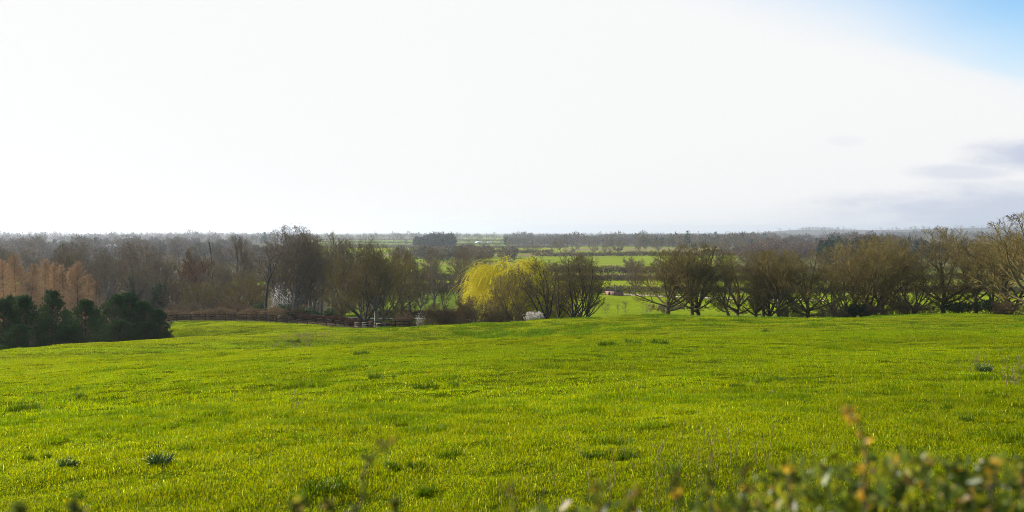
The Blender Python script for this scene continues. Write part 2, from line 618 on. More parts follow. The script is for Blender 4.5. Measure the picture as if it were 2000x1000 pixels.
# patchwork of fields: jittered cells, longer across than deep
cx = np.floor(GX / 330 + 0.35 * vnoise(GY / 500, GX / 900, 31))
cy = np.floor(np.log(np.maximum(GY, 1)) * 11)
hsh = np.abs(np.sin(cx * 12.9898 + cy * 78.233) * 43758.5453) % 1
hs2 = np.abs(np.sin(cx * 39.346 + cy * 11.135) * 24634.6345) % 1
fcol = np.where((hsh < 0.22)[..., None], np.array((0.17, 0.165, 0.035)), np.where((hsh < 0.34)[..., None], np.array((0.18, 0.14, 0.075)), FARG * (0.8 + 0.5 * hs2[..., None])))
tint = np.where((RR > 640)[..., None], fcol, tint)


def field(px0, px1, d0, d1, col):
    global tint
    msk = (PXg > px0) & (PXg < px1) & (GY > d0) & (GY < d1)
    tint = np.where(msk[..., None], np.array(col), tint)


field(1000, 2200, 528, 600, OLIVE)                      # pale olive field beyond the dark hedge
field(700, 2300, 300, 400, (0.150, 0.195, 0.005))       # paddock with the shed
field(640, 930, 235, 445, (0.080, 0.115, 0.012))       # lawn beyond the lane, its colour darkened to stand for weaker light
field(700, 2300, 448, 510, (0.185, 0.225, 0.006))        # narrow bright strip
field(1040, 1500, 780, 1010, (0.16, 0.20, 0.012))        # broad green field
field(640, 1100, 1330, 1560, (0.185, 0.20, 0.014))      # yellow-green field
field(640, 1100, 1180, 1330, (0.14, 0.185, 0.012))
field(600, 1100, 1570, 3300, (0.12, 0.165, 0.03))
LITTER, WOODY = (0.062, 0.052, 0.026), (0.080, 0.072, 0.050)
field(-900, 640, 196, 470, LITTER)
field(-900, 330, 120, 200, LITTER)
edge_ = np.interp(PXg, [318, 400, 480, 560, 620, 690, 720], [186, 184, 178, 172, 166, 157, 155])
m_ = (PXg > 318) & (PXg < 720) & (GY > edge_ + 0.5) & (GY < 205) & (GY > 100)
tint = np.where(m_[..., None], np.array(LITTER), tint)
field(-900, 600, 500, 2300, LITTER)
field(-900, 640, 470, 500, (0.12, 0.155, 0.01))
m_ = (GY > 1700) & ((PXg < 600) | (PXg > 1000)) & (vnoise(GX / 420, GY / 700, 33) > -0.55)
tint = np.where(m_[..., None], np.array(WOODY), tint)
m_ = (GY > 3300) & (vnoise(GX / 500, GY / 900, 34) > -0.4)
tint = np.where(m_[..., None], np.array(WOODY), tint)
field(1440, 2300, 640, 1500, (0.085, 0.085, 0.03))
field(1480, 2300, 400, 640, (0.115, 0.135, 0.02))
field(1400, 2300, 200, 300, (0.11, 0.14, 0.015))
i, j = np.meshgrid(np.arange(NA), np.arange(NR - 1), indexing='ij')
i2 = (i + 1) % NA
gf = np.stack([i * NR + j, i * NR + j + 1, i2 * NR + j + 1, i2 * NR + j], -1).reshape(-1, 4)
gv = np.stack([GX, GY, GZ], -1).reshape(-1, 3)
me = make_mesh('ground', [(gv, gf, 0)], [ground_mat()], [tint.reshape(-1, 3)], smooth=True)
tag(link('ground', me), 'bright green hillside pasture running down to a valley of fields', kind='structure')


def strip(name, pts, wd, mat, lift=0.06, label=None):
    """a draped ribbon along pixel/distance points"""
    P = []
    for (p0, d0), (p1, d1) in zip(pts[:-1], pts[1:]):
        for t in np.linspace(0, 1, 24)[:-1]:
            P.append(((p0 + (p1 - p0) * t - 1000) / FPX * (d0 + (d1 - d0) * t), d0 + (d1 - d0) * t))
    P = np.array(P)
    T = unit(np.gradient(P, axis=0))
    Nn = np.stack([-T[:, 1], T[:, 0]], 1)
    rows = []
    for s in np.linspace(-0.5, 0.5, 5):
        wob = 1 + 0.35 * vnoise(P[:, 0] / 5 + 9, P[:, 1] / 5 + s, 12)
        q = P + Nn * (s * wd * wob)[:, None]
        rows.append(np.column_stack([q, gz(q[:, 0], q[:, 1]) + lift]))
    v = np.stack(rows, 1).reshape(-1, 3)
    n = len(P)
    a, b = np.meshgrid(np.arange(n - 1), np.arange(4), indexing='ij')
    f = np.stack([a * 5 + b, a * 5 + b + 1, (a + 1) * 5 + b + 1, (a + 1) * 5 + b], -1).reshape(-1, 4)
    o = link(name, make_mesh(name, [(v, f, 0)], [mat], smooth=True))
    return tag(o, label, kind='structure')


strip('path', [(1215, 398), (1290, 386), (1380, 376), (1480, 366), (1620, 362)], 7, M['track'], 0.15, 'pale muddy track running past the shed in the valley')
strip('road', [(600, 222), (680, 208), (760, 204), (860, 206), (980, 215)], 3.2, M['lane'], 0.12, 'grey lane behind the reddish beech hedges')


# ------------------------------------------------------------------ tree growing
def ray_env(p, d, c, ax):
    q, e = (p - c) / ax, d / ax
    A = (e * e).sum(1)
    B = (q * e).sum(1)
    C = (q * q).sum(1) - 1
    disc = B * B - A * C
    s = (-B + np.sqrt(np.maximum(disc, 0))) / A
    return np.where((disc > 0) & (s > 0), s, 0.0)


def sample(P, Rd, t):
    """points, tangents and radii at t (N,m) along polylines"""
    N, K = P.shape[:2]
    x = t * (K - 1)
    k = np.minimum(np.floor(x).astype(int), K - 2)
    f = x - k
    n = np.arange(N)[:, None]
    a, b = P[n, k], P[n, k + 1]
    return a + (b - a) * f[..., None], unit(b - a), Rd[n, k] * (1 - f) + Rd[n, k + 1] * f


def curve(p, d, L, K, r, up, wig, droop=0.0):
    N = len(p)
    P = np.zeros((N, K, 3))
    P[:, 0] = p
    d = unit(d)
    for k in range(1, K):
        P[:, k] = P[:, k - 1] + d * (L / (K - 1))[:, None]
        d = unit(d + np.array([0, 0, 1.0]) * (up - droop * k) + r.normal(size=(N, 3)) * wig)
    return P


def grow(seed, H, A, fork=0.25, n1=9, ang=(75, 22), up=(0.04, 0.10, 0.10, 0.08), counts=(7, 7, 6), r0=None, wig=0.16, cz=0.58, cv=0.44, tmin=0.5,
         ratio=(0.55, 0.5, 0.5), spread=(48, 45, 45), stems=1, stem_tilt=0.0, rmin=0.012, leader=False, K=(8, 8, 6, 4, 3), lean=0.0, droop=(0, 0, 0, 0), tin=0.18):
    """a leafless tree as levels of tapering polylines, held inside an ellipsoid"""
    r = np.random.default_rng(seed)
    c, ax = np.array([lean * H * 0.6, 0, cz * H]), np.array([A, A, cv * H])
    r0 = r0 or H * 0.03
    # stems
    L0 = np.full(stems, H * (0.97 if leader else fork)) * (r.uniform(0.8, 1.15, stems) if stems > 1 else 1.0)
    az = np.arange(stems) / max(stems, 1) * 2 * PI + r.uniform(0, 2)
    d0 = np.stack([np.cos(az) * stem_tilt + lean, np.sin(az) * stem_tilt, np.ones(stems)], 1)
    p0 = np.stack([np.cos(az), np.sin(az), np.zeros(stems)], 1) * (r0 * 1.1 if stems > 1 else 0) - [0, 0, 0.25]
    P = curve(p0, d0, L0 + 0.25, K[0], r, 0.05, wig * 0.45)
    tt = np.linspace(0, 1, K[0])
    prof = (1 - 0.93 * tt) if leader else (1 - 0.45 * tt)
    Rd = np.tile(r0 * prof, (stems, 1)) * (0.65 if stems > 1 else 1.0)
    Rd[:, 0] *= 1.35
    out = [(P, Rd)]
    for lv in range(len(counts) + 1):
        if lv == 0:
            m = n1
            t = np.sort(r.uniform(tmin, 1.0, (len(P), m)), axis=1)
            if not leader:
                t[:, -max(2, m // 3):] = r.uniform(0.9, 1.0, (len(P), max(2, m // 3)))
                t = np.sort(t, axis=1)
        else:
            m = counts[lv - 1]
            t = np.clip((np.arange(m) + r.uniform(0, 1, (len(P), m))) / m * (1 - tin) + tin, 0, 1)
        pt, tg, rr = sample(P, Rd, t)
        N = pt.shape[0] * m
        pt, tg, rr, tf = pt.reshape(N, 3), tg.reshape(N, 3), rr.reshape(N), t.reshape(N)
        plen = np.repeat(np.linalg.norm(np.diff(P, axis=1), axis=2).sum(1), m)
        azr = (np.tile(np.arange(m), len(P)) * 2.4 + np.repeat(r.uniform(0, 6.28, len(P)), m) + r.normal(size=N) * 0.5)
        side = unit(np.cross(tg, rdirs(N, r)))
        ref = unit(np.cross(tg, np.where(np.abs(tg[:, 2:3]) > 0.9, [1.0, 0, 0], [0, 0, 1.0])))
        b2 = np.cross(tg, ref)
        side = np.cos(azr)[:, None] * ref + np.sin(azr)[:, None] * b2
        if lv == 0:
            f = (tf - tmin) / max(1 - tmin, 1e-3)
            a = np.radians(ang[0] + (ang[1] - ang[0]) * f) * r.uniform(0.75, 1.2, N)
        else:
            a = np.radians(spread[lv - 1]) * r.uniform(0.6, 1.3, N)
        dr = tg * np.cos(a)[:, None] + side * np.sin(a)[:, None]
        env = ray_env(pt, dr, c, ax)
        if lv == 0:
            L = env * r.uniform(0.82, 1.04, N)
            L = np.maximum(L, 0.08 * H)
            rad = np.minimum(rr * 0.70, rr * 0.26 + L * 0.021)
        else:
            L = plen * ratio[lv - 1] * (1.15 - 0.65 * tf) * r.uniform(0.6, 1.25, N)
            L = np.minimum(L, np.maximum(env * 1.12, 0.25 * L))
            rad = np.maximum(np.minimum(rr * 0.68, L * (0.024 if lv == 1 else 0.018) + 0.004), rmin)
        Kl = K[min(lv + 1, len(K) - 1)]
        P = curve(pt, dr, L, Kl, r, up[min(lv, len(up) - 1)], wig * (1.0 if lv < 2 else 1.4), droop[min(lv, len(droop) - 1)])
        Rd = np.maximum(rad[:, None] * np.linspace(1, 0.22, Kl)[None], rmin * 0.55)
        out.append((P, Rd))
    return out


SIDES = (8, 6, 4, 3, 3, 3)


def tree_parts(levels, split=2):
    """meshes of trunk with its limbs, and crown of branches and twigs"""
    a = [tubes(P, Rd, SIDES[k]) for k, (P, Rd) in enumerate(levels) if k < split]
    b = [tubes(P, Rd, SIDES[k]) for k, (P, Rd) in enumerate(levels) if k >= split]
    return join(a), join(b)


PROTO = {}


def proto(key, H, A, parts):
    """parts: list of (part name, mesh)"""
    PROTO[key] = (H, A, parts)


def bare(key, seed, H, A, bk, tw, split=2, **kw):
    lv = grow(seed, H, A, **kw)
    a, b = tree_parts(lv, split)
    top = np.percentile(b[0][:, 2], 98.5)
    wd = np.percentile(np.hypot(b[0][:, 0], b[0][:, 1]), 93)
    proto(key, top, wd, [('trunk', make_mesh(key + '_trunk', [(*a, 0)], [M[bk]], smooth=True)), ('crown', make_mesh(key + '_crown', [(*b, 0)], [M[tw]]))])


# broad field-boundary trees of the right-hand row
for k in range(5):
    bare(f'broad{k}', 100 + k, 12, 6.2, 'bark_olive', 'twig_olive', fork=0.30, n1=13, ang=(84, 18), counts=(9, 9, 9), tmin=0.35, r0=0.34, cz=0.54, cv=0.47, rmin=0.017, wig=0.10, tin=0.24, up=(0.06, 0.09, 0.09, 0.06), spread=(42, 38, 36))
for k in range(3):
    bare(f'fan{k}', 130 + k, 11, 5.0, 'bark_dark', 'twig_green', fork=0.16, n1=8, ang=(52, 16), counts=(10, 8, 8), tmin=0.4, r0=0.30, cz=0.60, cv=0.42, rmin=0.018, tin=0.3, wig=0.13, up=(0.06, 0.09, 0.1, 0.08))
for k in range(3):
    bare(f'multi{k}', 150 + k, 11, 5.5, 'bark_olive', 'twig_olive', fork=0.30, stems=4, stem_tilt=0.38, n1=5, ang=(60, 18), counts=(9, 8, 7), tmin=0.3, r0=0.34, cz=0.55, cv=0.46, rmin=0.017, tin=0.25, wig=0.10, spread=(42, 38, 36))
for k in range(4):
    bare(f'tall{k}', 170 + k, 20, 5.6, 'bark_grey', ('twig_grey', 'twig_brown', 'twig_green', 'twig_grey')[k], fork=0.42, n1=13, ang=(60, 16), counts=(9, 8, 7), tmin=0.45, r0=0.56, cz=0.62, cv=0.39, rmin=0.022, up=(0.10, 0.12, 0.1, 0.08), wig=0.10, tin=0.28)
bare('great', 190, 22, 7.5, 'bark_grey', 'twig_grey', fork=0.36, stems=5, stem_tilt=0.16, n1=6, ang=(50, 14), counts=(8, 8, 7), tmin=0.4, r0=0.6, cz=0.58, cv=0.43, rmin=0.020, up=(0.10, 0.1, 0.1, 0.08), wig=0.10, tin=0.3)
bare('forked', 200, 17, 6.0, 'bark_dark', 'twig_brown', split=3, fork=0.38, n1=4, ang=(42, 22), counts=(5, 6, 6), tmin=0.93, r0=0.42, cz=0.62, cv=0.40, rmin=0.02, up=(0.09, 0.12, 0.1, 0.08), wig=0.2, ratio=(0.45, 0.45, 0.5))
bare('slim', 205, 18, 2.6, 'bark_dark', 'twig_grey', split=2, fork=0.62, n1=8, ang=(50, 15), counts=(7, 6, 5), tmin=0.75, r0=0.28, cz=0.80, cv=0.20, rmin=0.022, wig=0.18)
bare('parkland', 210, 14, 6.2, 'bark_grey', 'twig_grey', fork=0.30, n1=12, ang=(72, 18), counts=(9, 9, 8), tmin=0.5, r0=0.42, cz=0.60, cv=0.41, rmin=0.026, up=(0.05, 0.08, 0.08, 0.08))
bare('parkland1', 211, 14, 6.6, 'bark_grey', 'twig_brown', fork=0.24, n1=12, ang=(78, 18), counts=(9, 9, 8), tmin=0.5, r0=0.42, cz=0.56, cv=0.45, rmin=0.026)
bare('poplar', 215, 20, 2.2, 'bark_grey', 'twig_rust', leader=True, n1=34, ang=(28, 14), counts=(7, 6), tmin=0.12, r0=0.3, cz=0.54, cv=0.47, rmin=0.03, up=(0.2, 0.15, 0.1))
bare('sapling', 220, 3.2, 0.9, 'bark_grey', 'twig_grey', leader=True, n1=16, ang=(55, 25), counts=(5, 4), tmin=0.2, r0=0.04, cz=0.55, cv=0.48, rmin=0.010)
bare('rusty', 225, 13, 4.0, 'bark_dark', 'twig_rust', fork=0.42, n1=9, ang=(70, 18), counts=(8, 8, 7), tmin=0.5, r0=0.3, cz=0.68, cv=0.33, rmin=0.028)
bare('twisted', 228, 8, 4.0, 'bark_dark', 'twig_brown', split=3, fork=0.3, n1=5, ang=(75, 30), counts=(5, 6, 5), tmin=0.5, r0=0.28, cz=0.55, cv=0.45, rmin=0.016, wig=0.42, lean=0.25)
bare('leaning', 229, 10, 5.5, 'bark_olive', 'twig_olive', fork=0.36, n1=9, ang=(80, 25), counts=(8, 8, 7), tmin=0.3, r0=0.32, cz=0.52, cv=0.45, rmin=0.015, lean=-0.55)
for k in range(4):
    bare(f'shrub{k}', 240 + k, 4, 2.4, 'bark_dark', ('twig_brown', 'twig_green', 'twig_brown', 'twig_grey')[k], split=1, fork=0.25, stems=8, stem_tilt=0.8, n1=5, ang=(55, 20), counts=(7, 7, 5), tmin=0.15, r0=0.09, cz=0.42, cv=0.56, rmin=0.012, wig=0.25)


def larch(key, seed):
    r = np.random.default_rng(seed)
    H, A = 14.0, 3.4
    lead = curve(np.array([[0, 0, -0.3]]), np.array([[0, 0, 1.0]]), np.array([H + 0.3]), 10, r, 0.05, 0.02)
    lr = (0.17 * (1 - 0.95 * np.linspace(0, 1, 10)))[None]
    n = 190
    t = np.sort(r.uniform(0.06, 0.985, n)) ** 0.95
    pt, tg, _ = sample(lead, lr, t[None])
    pt = pt[0]
    a = np.arange(n) * 2.4 + r.normal(size=n) * 0.4
    lift = 0.35 + 0.85 * t ** 1.5 + r.normal(size=n) * 0.15
    d = np.stack([np.cos(a), np.sin(a), lift], 1)
    L = A * (1 - t) ** 0.60 * r.uniform(0.55, 1.25, n) + 0.35
    B = curve(pt, d, L, 6, r, 0.10, 0.07, 0.05)
    BR = np.linspace(0.022, 0.009, 6)[None].repeat(n, 0)
    m = 11
    tt = r.uniform(0.12, 1, (n, m))
    p2, t2, _ = sample(B, BR, tt)
    p2, t2 = p2.reshape(-1, 3), t2.reshape(-1, 3)
    N = n * m
    sd = unit(np.cross(t2, [0, 0, 1.0])) * np.where(r.random(N) < 0.5, -1, 1)[:, None]
    d2 = t2 * 0.7 + sd * 0.6 + [0, 0, -0.15]
    L2 = np.repeat(L, m) * 0.4 * r.uniform(0.5, 1.2, N) * (1.2 - 0.7 * tt.reshape(-1))
    T1 = curve(p2, d2, L2, 4, r, -0.06, 0.15)
    T1R = np.full((N, 4), 0.009)
    p3, t3, _ = sample(T1, T1R, r.uniform(0.1, 1, (N, 12)))
    p3, t3 = p3.reshape(-1, 3), t3.reshape(-1, 3)
    sp = spikes(p3, t3 + rdirs(len(p3), r) * 0.8 - [0, 0, 0.25], r.uniform(0.12, 0.34, len(p3)), np.full(len(p3), 0.020), r)
    crown = [(*tubes(B, BR, 3), 0), (*tubes(T1, T1R, 3), 0), (*sp, 0)]
    proto(key, H, A, [('trunk', make_mesh(key + '_trunk', [(*tubes(lead, lr, 7), 0)], [M['bark_pine']], smooth=True)), ('crown', make_mesh(key + '_crown', crown, [M['twig_larch']]))])


for k in range(3):
    larch(f'larch{k}', 300 + k)


def pine(key, seed, H=7.0, A=2.3, sk=1.0):
    r = np.random.default_rng(seed)
    lead = curve(np.array([[0, 0, -0.4]]), np.array([[0, 0, 1.0]]), np.array([H + 0.2]), 8, r, 0.05, 0.05)
    lr = (0.15 * (1 - 0.9 * np.linspace(0, 1, 8)))[None]
    n = 190
    t = np.concatenate([np.sort(r.uniform(0.03, 0.97, n - 12) ** 1.15), r.uniform(0.9, 1.0, 12)])
    pt, tg, _ = sample(lead, lr, t[None])
    pt = pt[0]
    a = np.arange(n) * 2.4 + r.normal(size=n) * 0.7
    lift = 0.18 + 0.85 * t ** 1.5
    d = np.stack([np.cos(a), np.sin(a), lift], 1)
    L = A * np.clip(1 - t ** 1.8, 0, 1) ** 0.85 * r.uniform(0.6, 1.25, n) + 0.4
    B = curve(pt, d, L, 6, r, 0.09, 0.10)
    BR = np.linspace(0.035, 0.012, 6)[None].repeat(n, 0)
    m = 8
    tt = np.clip(r.uniform(0.42, 1.05, (n, m)), 0, 1)
    tt[:, 0] = 1
    p2, t2, _ = sample(B, BR, tt)
    p2, t2 = p2.reshape(-1, 3), t2.reshape(-1, 3)
    N = n * m
    sd = unit(np.cross(t2, rdirs(N, r)))
    d2 = unit(t2 * 0.7 + sd * 0.7 + [0, 0, 0.35])
    L2 = r.uniform(0.2, 0.6, N)
    T1 = curve(p2, d2, L2, 3, r, 0.15, 0.1)
    T1R = np.full((N, 3), 0.013)
    nn = 44
    tb, td, _ = sample(T1, T1R, r.uniform(0.55, 1.0, (N, nn)))
    tb, td = tb.reshape(-1, 3), td.reshape(-1, 3)
    nd = unit(td * 0.75 + rdirs(len(td), r) * 0.85)
    sp = spikes(tb, nd, r.uniform(0.10, 0.21, len(tb)), np.full(len(tb), 0.036), r)
    trunk = [(*tubes(lead, lr, 7), 0), (*tubes(B, BR, 3), 0)]
    proto(key, H * 1.03, A, [('trunk', make_mesh(key + '_trunk', trunk, [M['bark_pine']], smooth=True)), ('crown', make_mesh(key + '_crown', [(*tubes(T1, T1R, 3), 0), (*sp, 0)], [M['needle']]))])


for k in range(4):
    pine(f'pine{k}', 320 + k, A=2.0 + 0.25 * k)


def willow(key, seed):
    r = np.random.default_rng(seed)
    H, A = 14.0, 8.0
    lv = grow(seed, H, A, fork=0.22, n1=11, ang=(75, 20), counts=(9, 8), tmin=0.6, r0=0.5, cz=0.46, cv=0.56, rmin=0.03, up=(0.05, 0.02, 0.0), wig=0.2)
    trunk = join([tubes(P, Rd, SIDES[k]) for k, (P, Rd) in enumerate(lv) if k < 3])
    P, Rd = lv[3]
    m = 17
    pt, tg, _ = sample(P, Rd, r.uniform(0.1, 1, (len(P), m)))
    pt, tg = pt.reshape(-1, 3), tg.reshape(-1, 3)
    N = len(pt)
    out = unit(np.stack([pt[:, 0], pt[:, 1], np.zeros(N)], 1) + r.normal(size=(N, 3)) * 1.5)
    L = np.minimum(r.gamma(3.0, 0.7, N) + 0.5, np.maximum(pt[:, 2] - 0.6, 0.5))
    Q = curve(pt, tg * 0.4 + out * 0.45 + [0, 0, 0.2], L, 6, r, -0.62, 0.12)
    v, f = tubes(Q, np.full((N, 6), 0.022) * np.linspace(1, 0.6, 6), 3)
    pl, tl, _ = sample(Q, np.full((N, 6), 0.02), r.uniform(0.15, 1, (N, 5)))
    pl, tl = pl.reshape(-1, 3), tl.reshape(-1, 3)
    lf = spikes(pl, tl + rdirs(len(pl), r) * 0.5, r.uniform(0.15, 0.32, len(pl)), np.full(len(pl), 0.05), r)
    proto(key, max(Q[..., 2].max(), 1), np.percentile(np.hypot(Q[..., 0], Q[..., 1]), 96), [('trunk', make_mesh(key + '_trunk', [(*trunk, 0)], [M['bark_olive']], smooth=True)), ('crown', make_mesh(key + '_crown', [(v, f, 0), (*lf, 0)], [M['twig_willow']]))])


willow('willow', 340)


def leafbush(key, seed, H, A, mat, n, L=(0.10, 0.2), wr=0.5, shell=0.55, extra=None, bk='bark_dark'):
    """a shrub of real stems carrying leaves throughout an uneven dome"""
    r = np.random.default_rng(seed)
    lv = grow(seed, H, A, fork=0.25, stems=6, stem_tilt=0.6, n1=5, ang=(60, 18), counts=(6, 6), tmin=0.15, r0=0.07, cz=0.42, cv=0.55, rmin=0.012, wig=0.25)
    st = join([tubes(P, Rd, SIDES[k]) for k, (P, Rd) in enumerate(lv)])
    P, Rd = lv[-1]
    k = r.integers(0, len(P), n)
    t = r.uniform(0, 1, (n, 1))
    pt, tg, _ = sample(P[k], Rd[k], t)
    pt = pt[:, 0] + r.normal(size=(n, 3)) * 0.06 * H / 3
    pt[:, 2] = np.maximum(pt[:, 2], 0.05)
    ll = r.uniform(*L, n)
    lf = leaves(pt, ll, ll * wr, r, tg[:, 0] + rdirs(n, r))
    name = 'flowers' if mat == 'blossom' else 'foliage'
    proto(key, max(lf[0][:, 2].max(), 1), np.percentile(np.abs(lf[0][:, 0]), 97), [('stem', make_mesh(key + '_stem', [(*st, 0)], [M[bk]])), (name, make_mesh(key + '_leaf', [(*lf, 0)], [M[mat]]))])


leafbush('laurel', 360, 3, 2.0, 'evergreen', 9000, (0.12, 0.24))
leafbush('holly', 361, 4, 1.5, 'evergreen', 9000, (0.12, 0.22))
leafbush('laurel1', 362, 3, 2.2, 'ivy', 8000, (0.12, 0.24))
leafbush('blossom', 365, 3, 1.8, 'blossom', 2600, (0.10, 0.24), 0.24, bk='bark_grey')
leafbush('blossom1', 366, 6, 2.2, 'blossom', 2600, (0.08, 0.20), 0.35, bk='bark_grey')
leafbush('bramble', 367, 2.2, 2.4, 'ivy', 5200, (0.08, 0.17))


def ivy_tree(key, seed):
    lv = grow(seed, 17, 4.2, fork=0.5, n1=10, ang=(65, 18), counts=(7, 7, 5), tmin=0.4, r0=0.36, cz=0.6, cv=0.4, rmin=0.024)
    a, b = tree_parts(lv)
    r = np.random.default_rng(seed)
    n = 9000
    t = r.uniform(0.02, 1, (1, 5500))
    p, tg, _ = sample(lv[0][0], lv[0][1], t)
    p = p[0] + rdirs(5500, r) * (r.uniform(0.3, 1.25, 5500) * (1.15 - 0.4 * t[0]))[:, None]
    k = r.integers(0, len(lv[1][0]), 5500)
    q, _, _ = sample(lv[1][0][k], lv[1][1][k], r.uniform(0, 0.6, (5500, 1)))
    q = q[:, 0] + rdirs(5500, r) * r.uniform(0.1, 0.7, 5500)[:, None]
    p = np.concatenate([p, q])
    p[:, 2] = np.maximum(p[:, 2], 0.1)
    lf = leaves(p, r.uniform(0.16, 0.32, len(p)), r.uniform(0.12, 0.24, len(p)), r)
    proto(key, b[0][:, 2].max(), np.percentile(np.abs(b[0][:, 0]), 97), [('trunk', make_mesh(key + '_trunk', [(*a, 0)], [M['bark_dark']], smooth=True)),
          ('crown', make_mesh(key + '_crown', [(*b, 0)], [M['twig_grey']])), ('ivy', make_mesh(key + '_ivy', [(*lf, 0)], [M['ivy']]))])


ivy_tree('ivy', 370)


def tiny(key, seed, H, A, bk, tw, **kw):
    """small distant tree in one mesh"""
    lv = grow(seed, H, A, **kw)
    a, b = tree_parts(lv)
    proto(key, b[0][:, 2].max(), np.percentile(np.abs(b[0][:, 0]), 97), [(None, make_mesh(key, [(*a, 0), (*b, 1)], [M[bk], M[tw]]))])


for k in range(6):
    tiny(f'far{k}', 400 + k, 12, 5.0 if k < 4 else 3.6, 'bark_grey', ('twig_grey', 'twig_brown', 'twig_green', 'twig_grey', 'twig_brown', 'twig_grey')[k], fork=0.25, n1=8, ang=(70, 18), counts=(7, 7, 5), tmin=0.45, r0=0.36,
         cz=0.56, cv=0.45, rmin=0.05, K=(5, 5, 4, 3, 3))
SEEN = {}
NAMES = {'broad': 'bare_tree', 'fan': 'bare_tree', 'multi': 'bare_tree', 'tall': 'tall_tree', 'great': 'tall_tree', 'forked': 'forked_tree', 'slim': 'slender_tree', 'parkland': 'bare_tree', 'poplar': 'poplar_tree',
         'sapling': 'sapling', 'rusty': 'bare_tree', 'twisted': 'crooked_tree', 'leaning': 'leaning_tree', 'shrub': 'bare_shrub', 'larch': 'larch_tree', 'pine': 'pine_tree', 'willow': 'willow_tree', 'laurel': 'evergreen_shrub',
         'holly': 'holly_bush', 'blossom': 'blossom_shrub', 'bramble': 'bramble_bush', 'ivy': 'ivy_clad_tree', 'far': 'bare_tree'}


def place(key, px, d, top=None, half=None, label=None, group=None, rot=None, cat=None, h=None, sink=0.12, base=None, name=None):
    """stand a tree or shrub at a pixel column and distance, its top reaching a pixel row, half as wide as HALF pixels"""
    H, A, parts = PROTO[key]
    x, y, z = at(px, d)
    if top is not None:
        h = CAMZ - (top - Y0) / FPX * d - z
    sz = h / H
    sxy = (half * d / FPX) / A if half else sz
    nm = name or NAMES[key.rstrip('0123456789')]
    c = cat or ('shrub' if nm in ('bare_shrub', 'evergreen_shrub', 'blossom_shrub', 'bramble_bush', 'holly_bush') else 'tree')
    if parts[0][0] is None:
        o = link(nm, parts[0][1])
    else:
        o = link(nm, None)
        o.empty_display_size = 0.5
        for pn, me in parts:
            link(pn, me, o)
    o.location = (x, y, z - sink)
    o.rotation_euler = (0, 0, random.uniform(0, 6.28) if rot is None else R(rot))
    o.scale = (sxy, sxy, sz)
    tag(o, label, c, group)
    return o


# ------------------------------------------------------------------ the right-hand row of field-boundary trees
RG = 'bare trees along the right field edge'
for a in [
    ('broad0', 1305, 164, 498, 62, 'bare tree with one straight trunk, first of the right row beside the open valley gap', 40),
    ('broad1', 1352, 165, 490, 58, 'bare tree with upright trunk close beside a right-leaning one', 100),
    ('fan1', 1366, 167, 486, 62, 'tall bare tree with dark trunk leaning right, highest of the near half of the row', 200),
    ('leaning', 1428, 162, 517, 48, 'low bare tree whose trunk leans steeply left over the field edge', 10),
    ('broad2', 1440, 168, 505, 44, 'bare tree behind the steeply leaning trunk, its own trunk upright', 20),
    ('broad3', 1476, 165, 500, 40, 'bare tree with thin trunk, first of the tight three in mid row', 150),
    ('tall2', 1491, 170, 502, 32, 'narrow bare tree in the middle of the tight three', 0),
    ('fan0', 1502, 166, 505, 38, 'bare spreading tree, right-hand one of the tight three', 60),
    ('broad4', 1521, 161, 498, 55, 'bare tree with low crossing side branches beside the thick pale trunk', 300),
    ('broad0', 1577, 160, 499, 62, 'bare tree with the thickest pale trunk of the right row', 210),
    ('multi0', 1642, 163, 518, 58, 'low bushy bare tree of many stems right of the thick pale trunk', 30),
    ('multi1', 1694, 164, 478, 70, 'large bare tree with long arching stems fanning left', 90),
    ('broad2', 1722, 168, 470, 62, 'large bare tree with rising forked stems behind the arching one', 250),
    ('multi2', 1778, 162, 500, 55, 'bare many-stemmed tree with pale lit stems at its foot', 120),
    ('broad3', 1842, 165, 456, 60, 'bare tree with the tall rounded dome standing above the right row', 20),
    ('broad1', 1905, 166, 472, 62, 'bare tree right of the tall rounded dome', 280),
    ('multi0', 1962, 158, 468, 72, 'wide tangled bare tree under the tallest crown at the far right', 160),
    ('broad4', 2020, 138, 428, 92, 'tallest bare crown at the right edge of the row, reaching into the sky', 30),
    ('multi1', 2110, 140, 440, 80, 'bare tree just past the tallest crown at the right end', 70),
    ('broad0', 2200, 145, 450, 80, 'bare tree at the extreme right end of the row', 70),
]:
    place(a[0], a[1], a[2], a[3] - 11, a[4] * 1.36, a[5], RG, a[6])
for k, px, d, top, half, lab in [
    ('shrub1', 1545, 158, 590, 30, 'low bare shrub between the crossing branches and the thick pale trunk'),
    ('shrub0', 1620, 157, 592, 34, 'low brown shrub right of the thick pale trunk'),
    ('laurel1', 1672, 160, 588, 26, 'dark green shrub under the arching bare stems'),
    ('shrub1', 1752, 157, 578, 34, 'dense olive shrub beside the pale lit stems'),
    ('shrub2', 1806, 157, 592, 28, 'low brown shrub under the tall rounded dome'),
    ('bramble', 1870, 157, 588, 34, 'dark leafy bramble right of the tall rounded dome'),
    ('bramble', 1935, 154, 582, 40, 'wide dark leafy bramble near the right end of the row'),
    ('shrub0', 1975, 150, 588, 38, 'brown scrub at the foot of the tallest crown'),
    ('bramble', 2050, 146, 585, 45, 'leafy bramble past the right end of the row'),
    ('shrub2', 1712, 158, 596, 26, 'small brown shrub at the foot of the rising forked stems')]:
    place(k, px, d, top, half, lab, 'undergrowth along the right field edge')

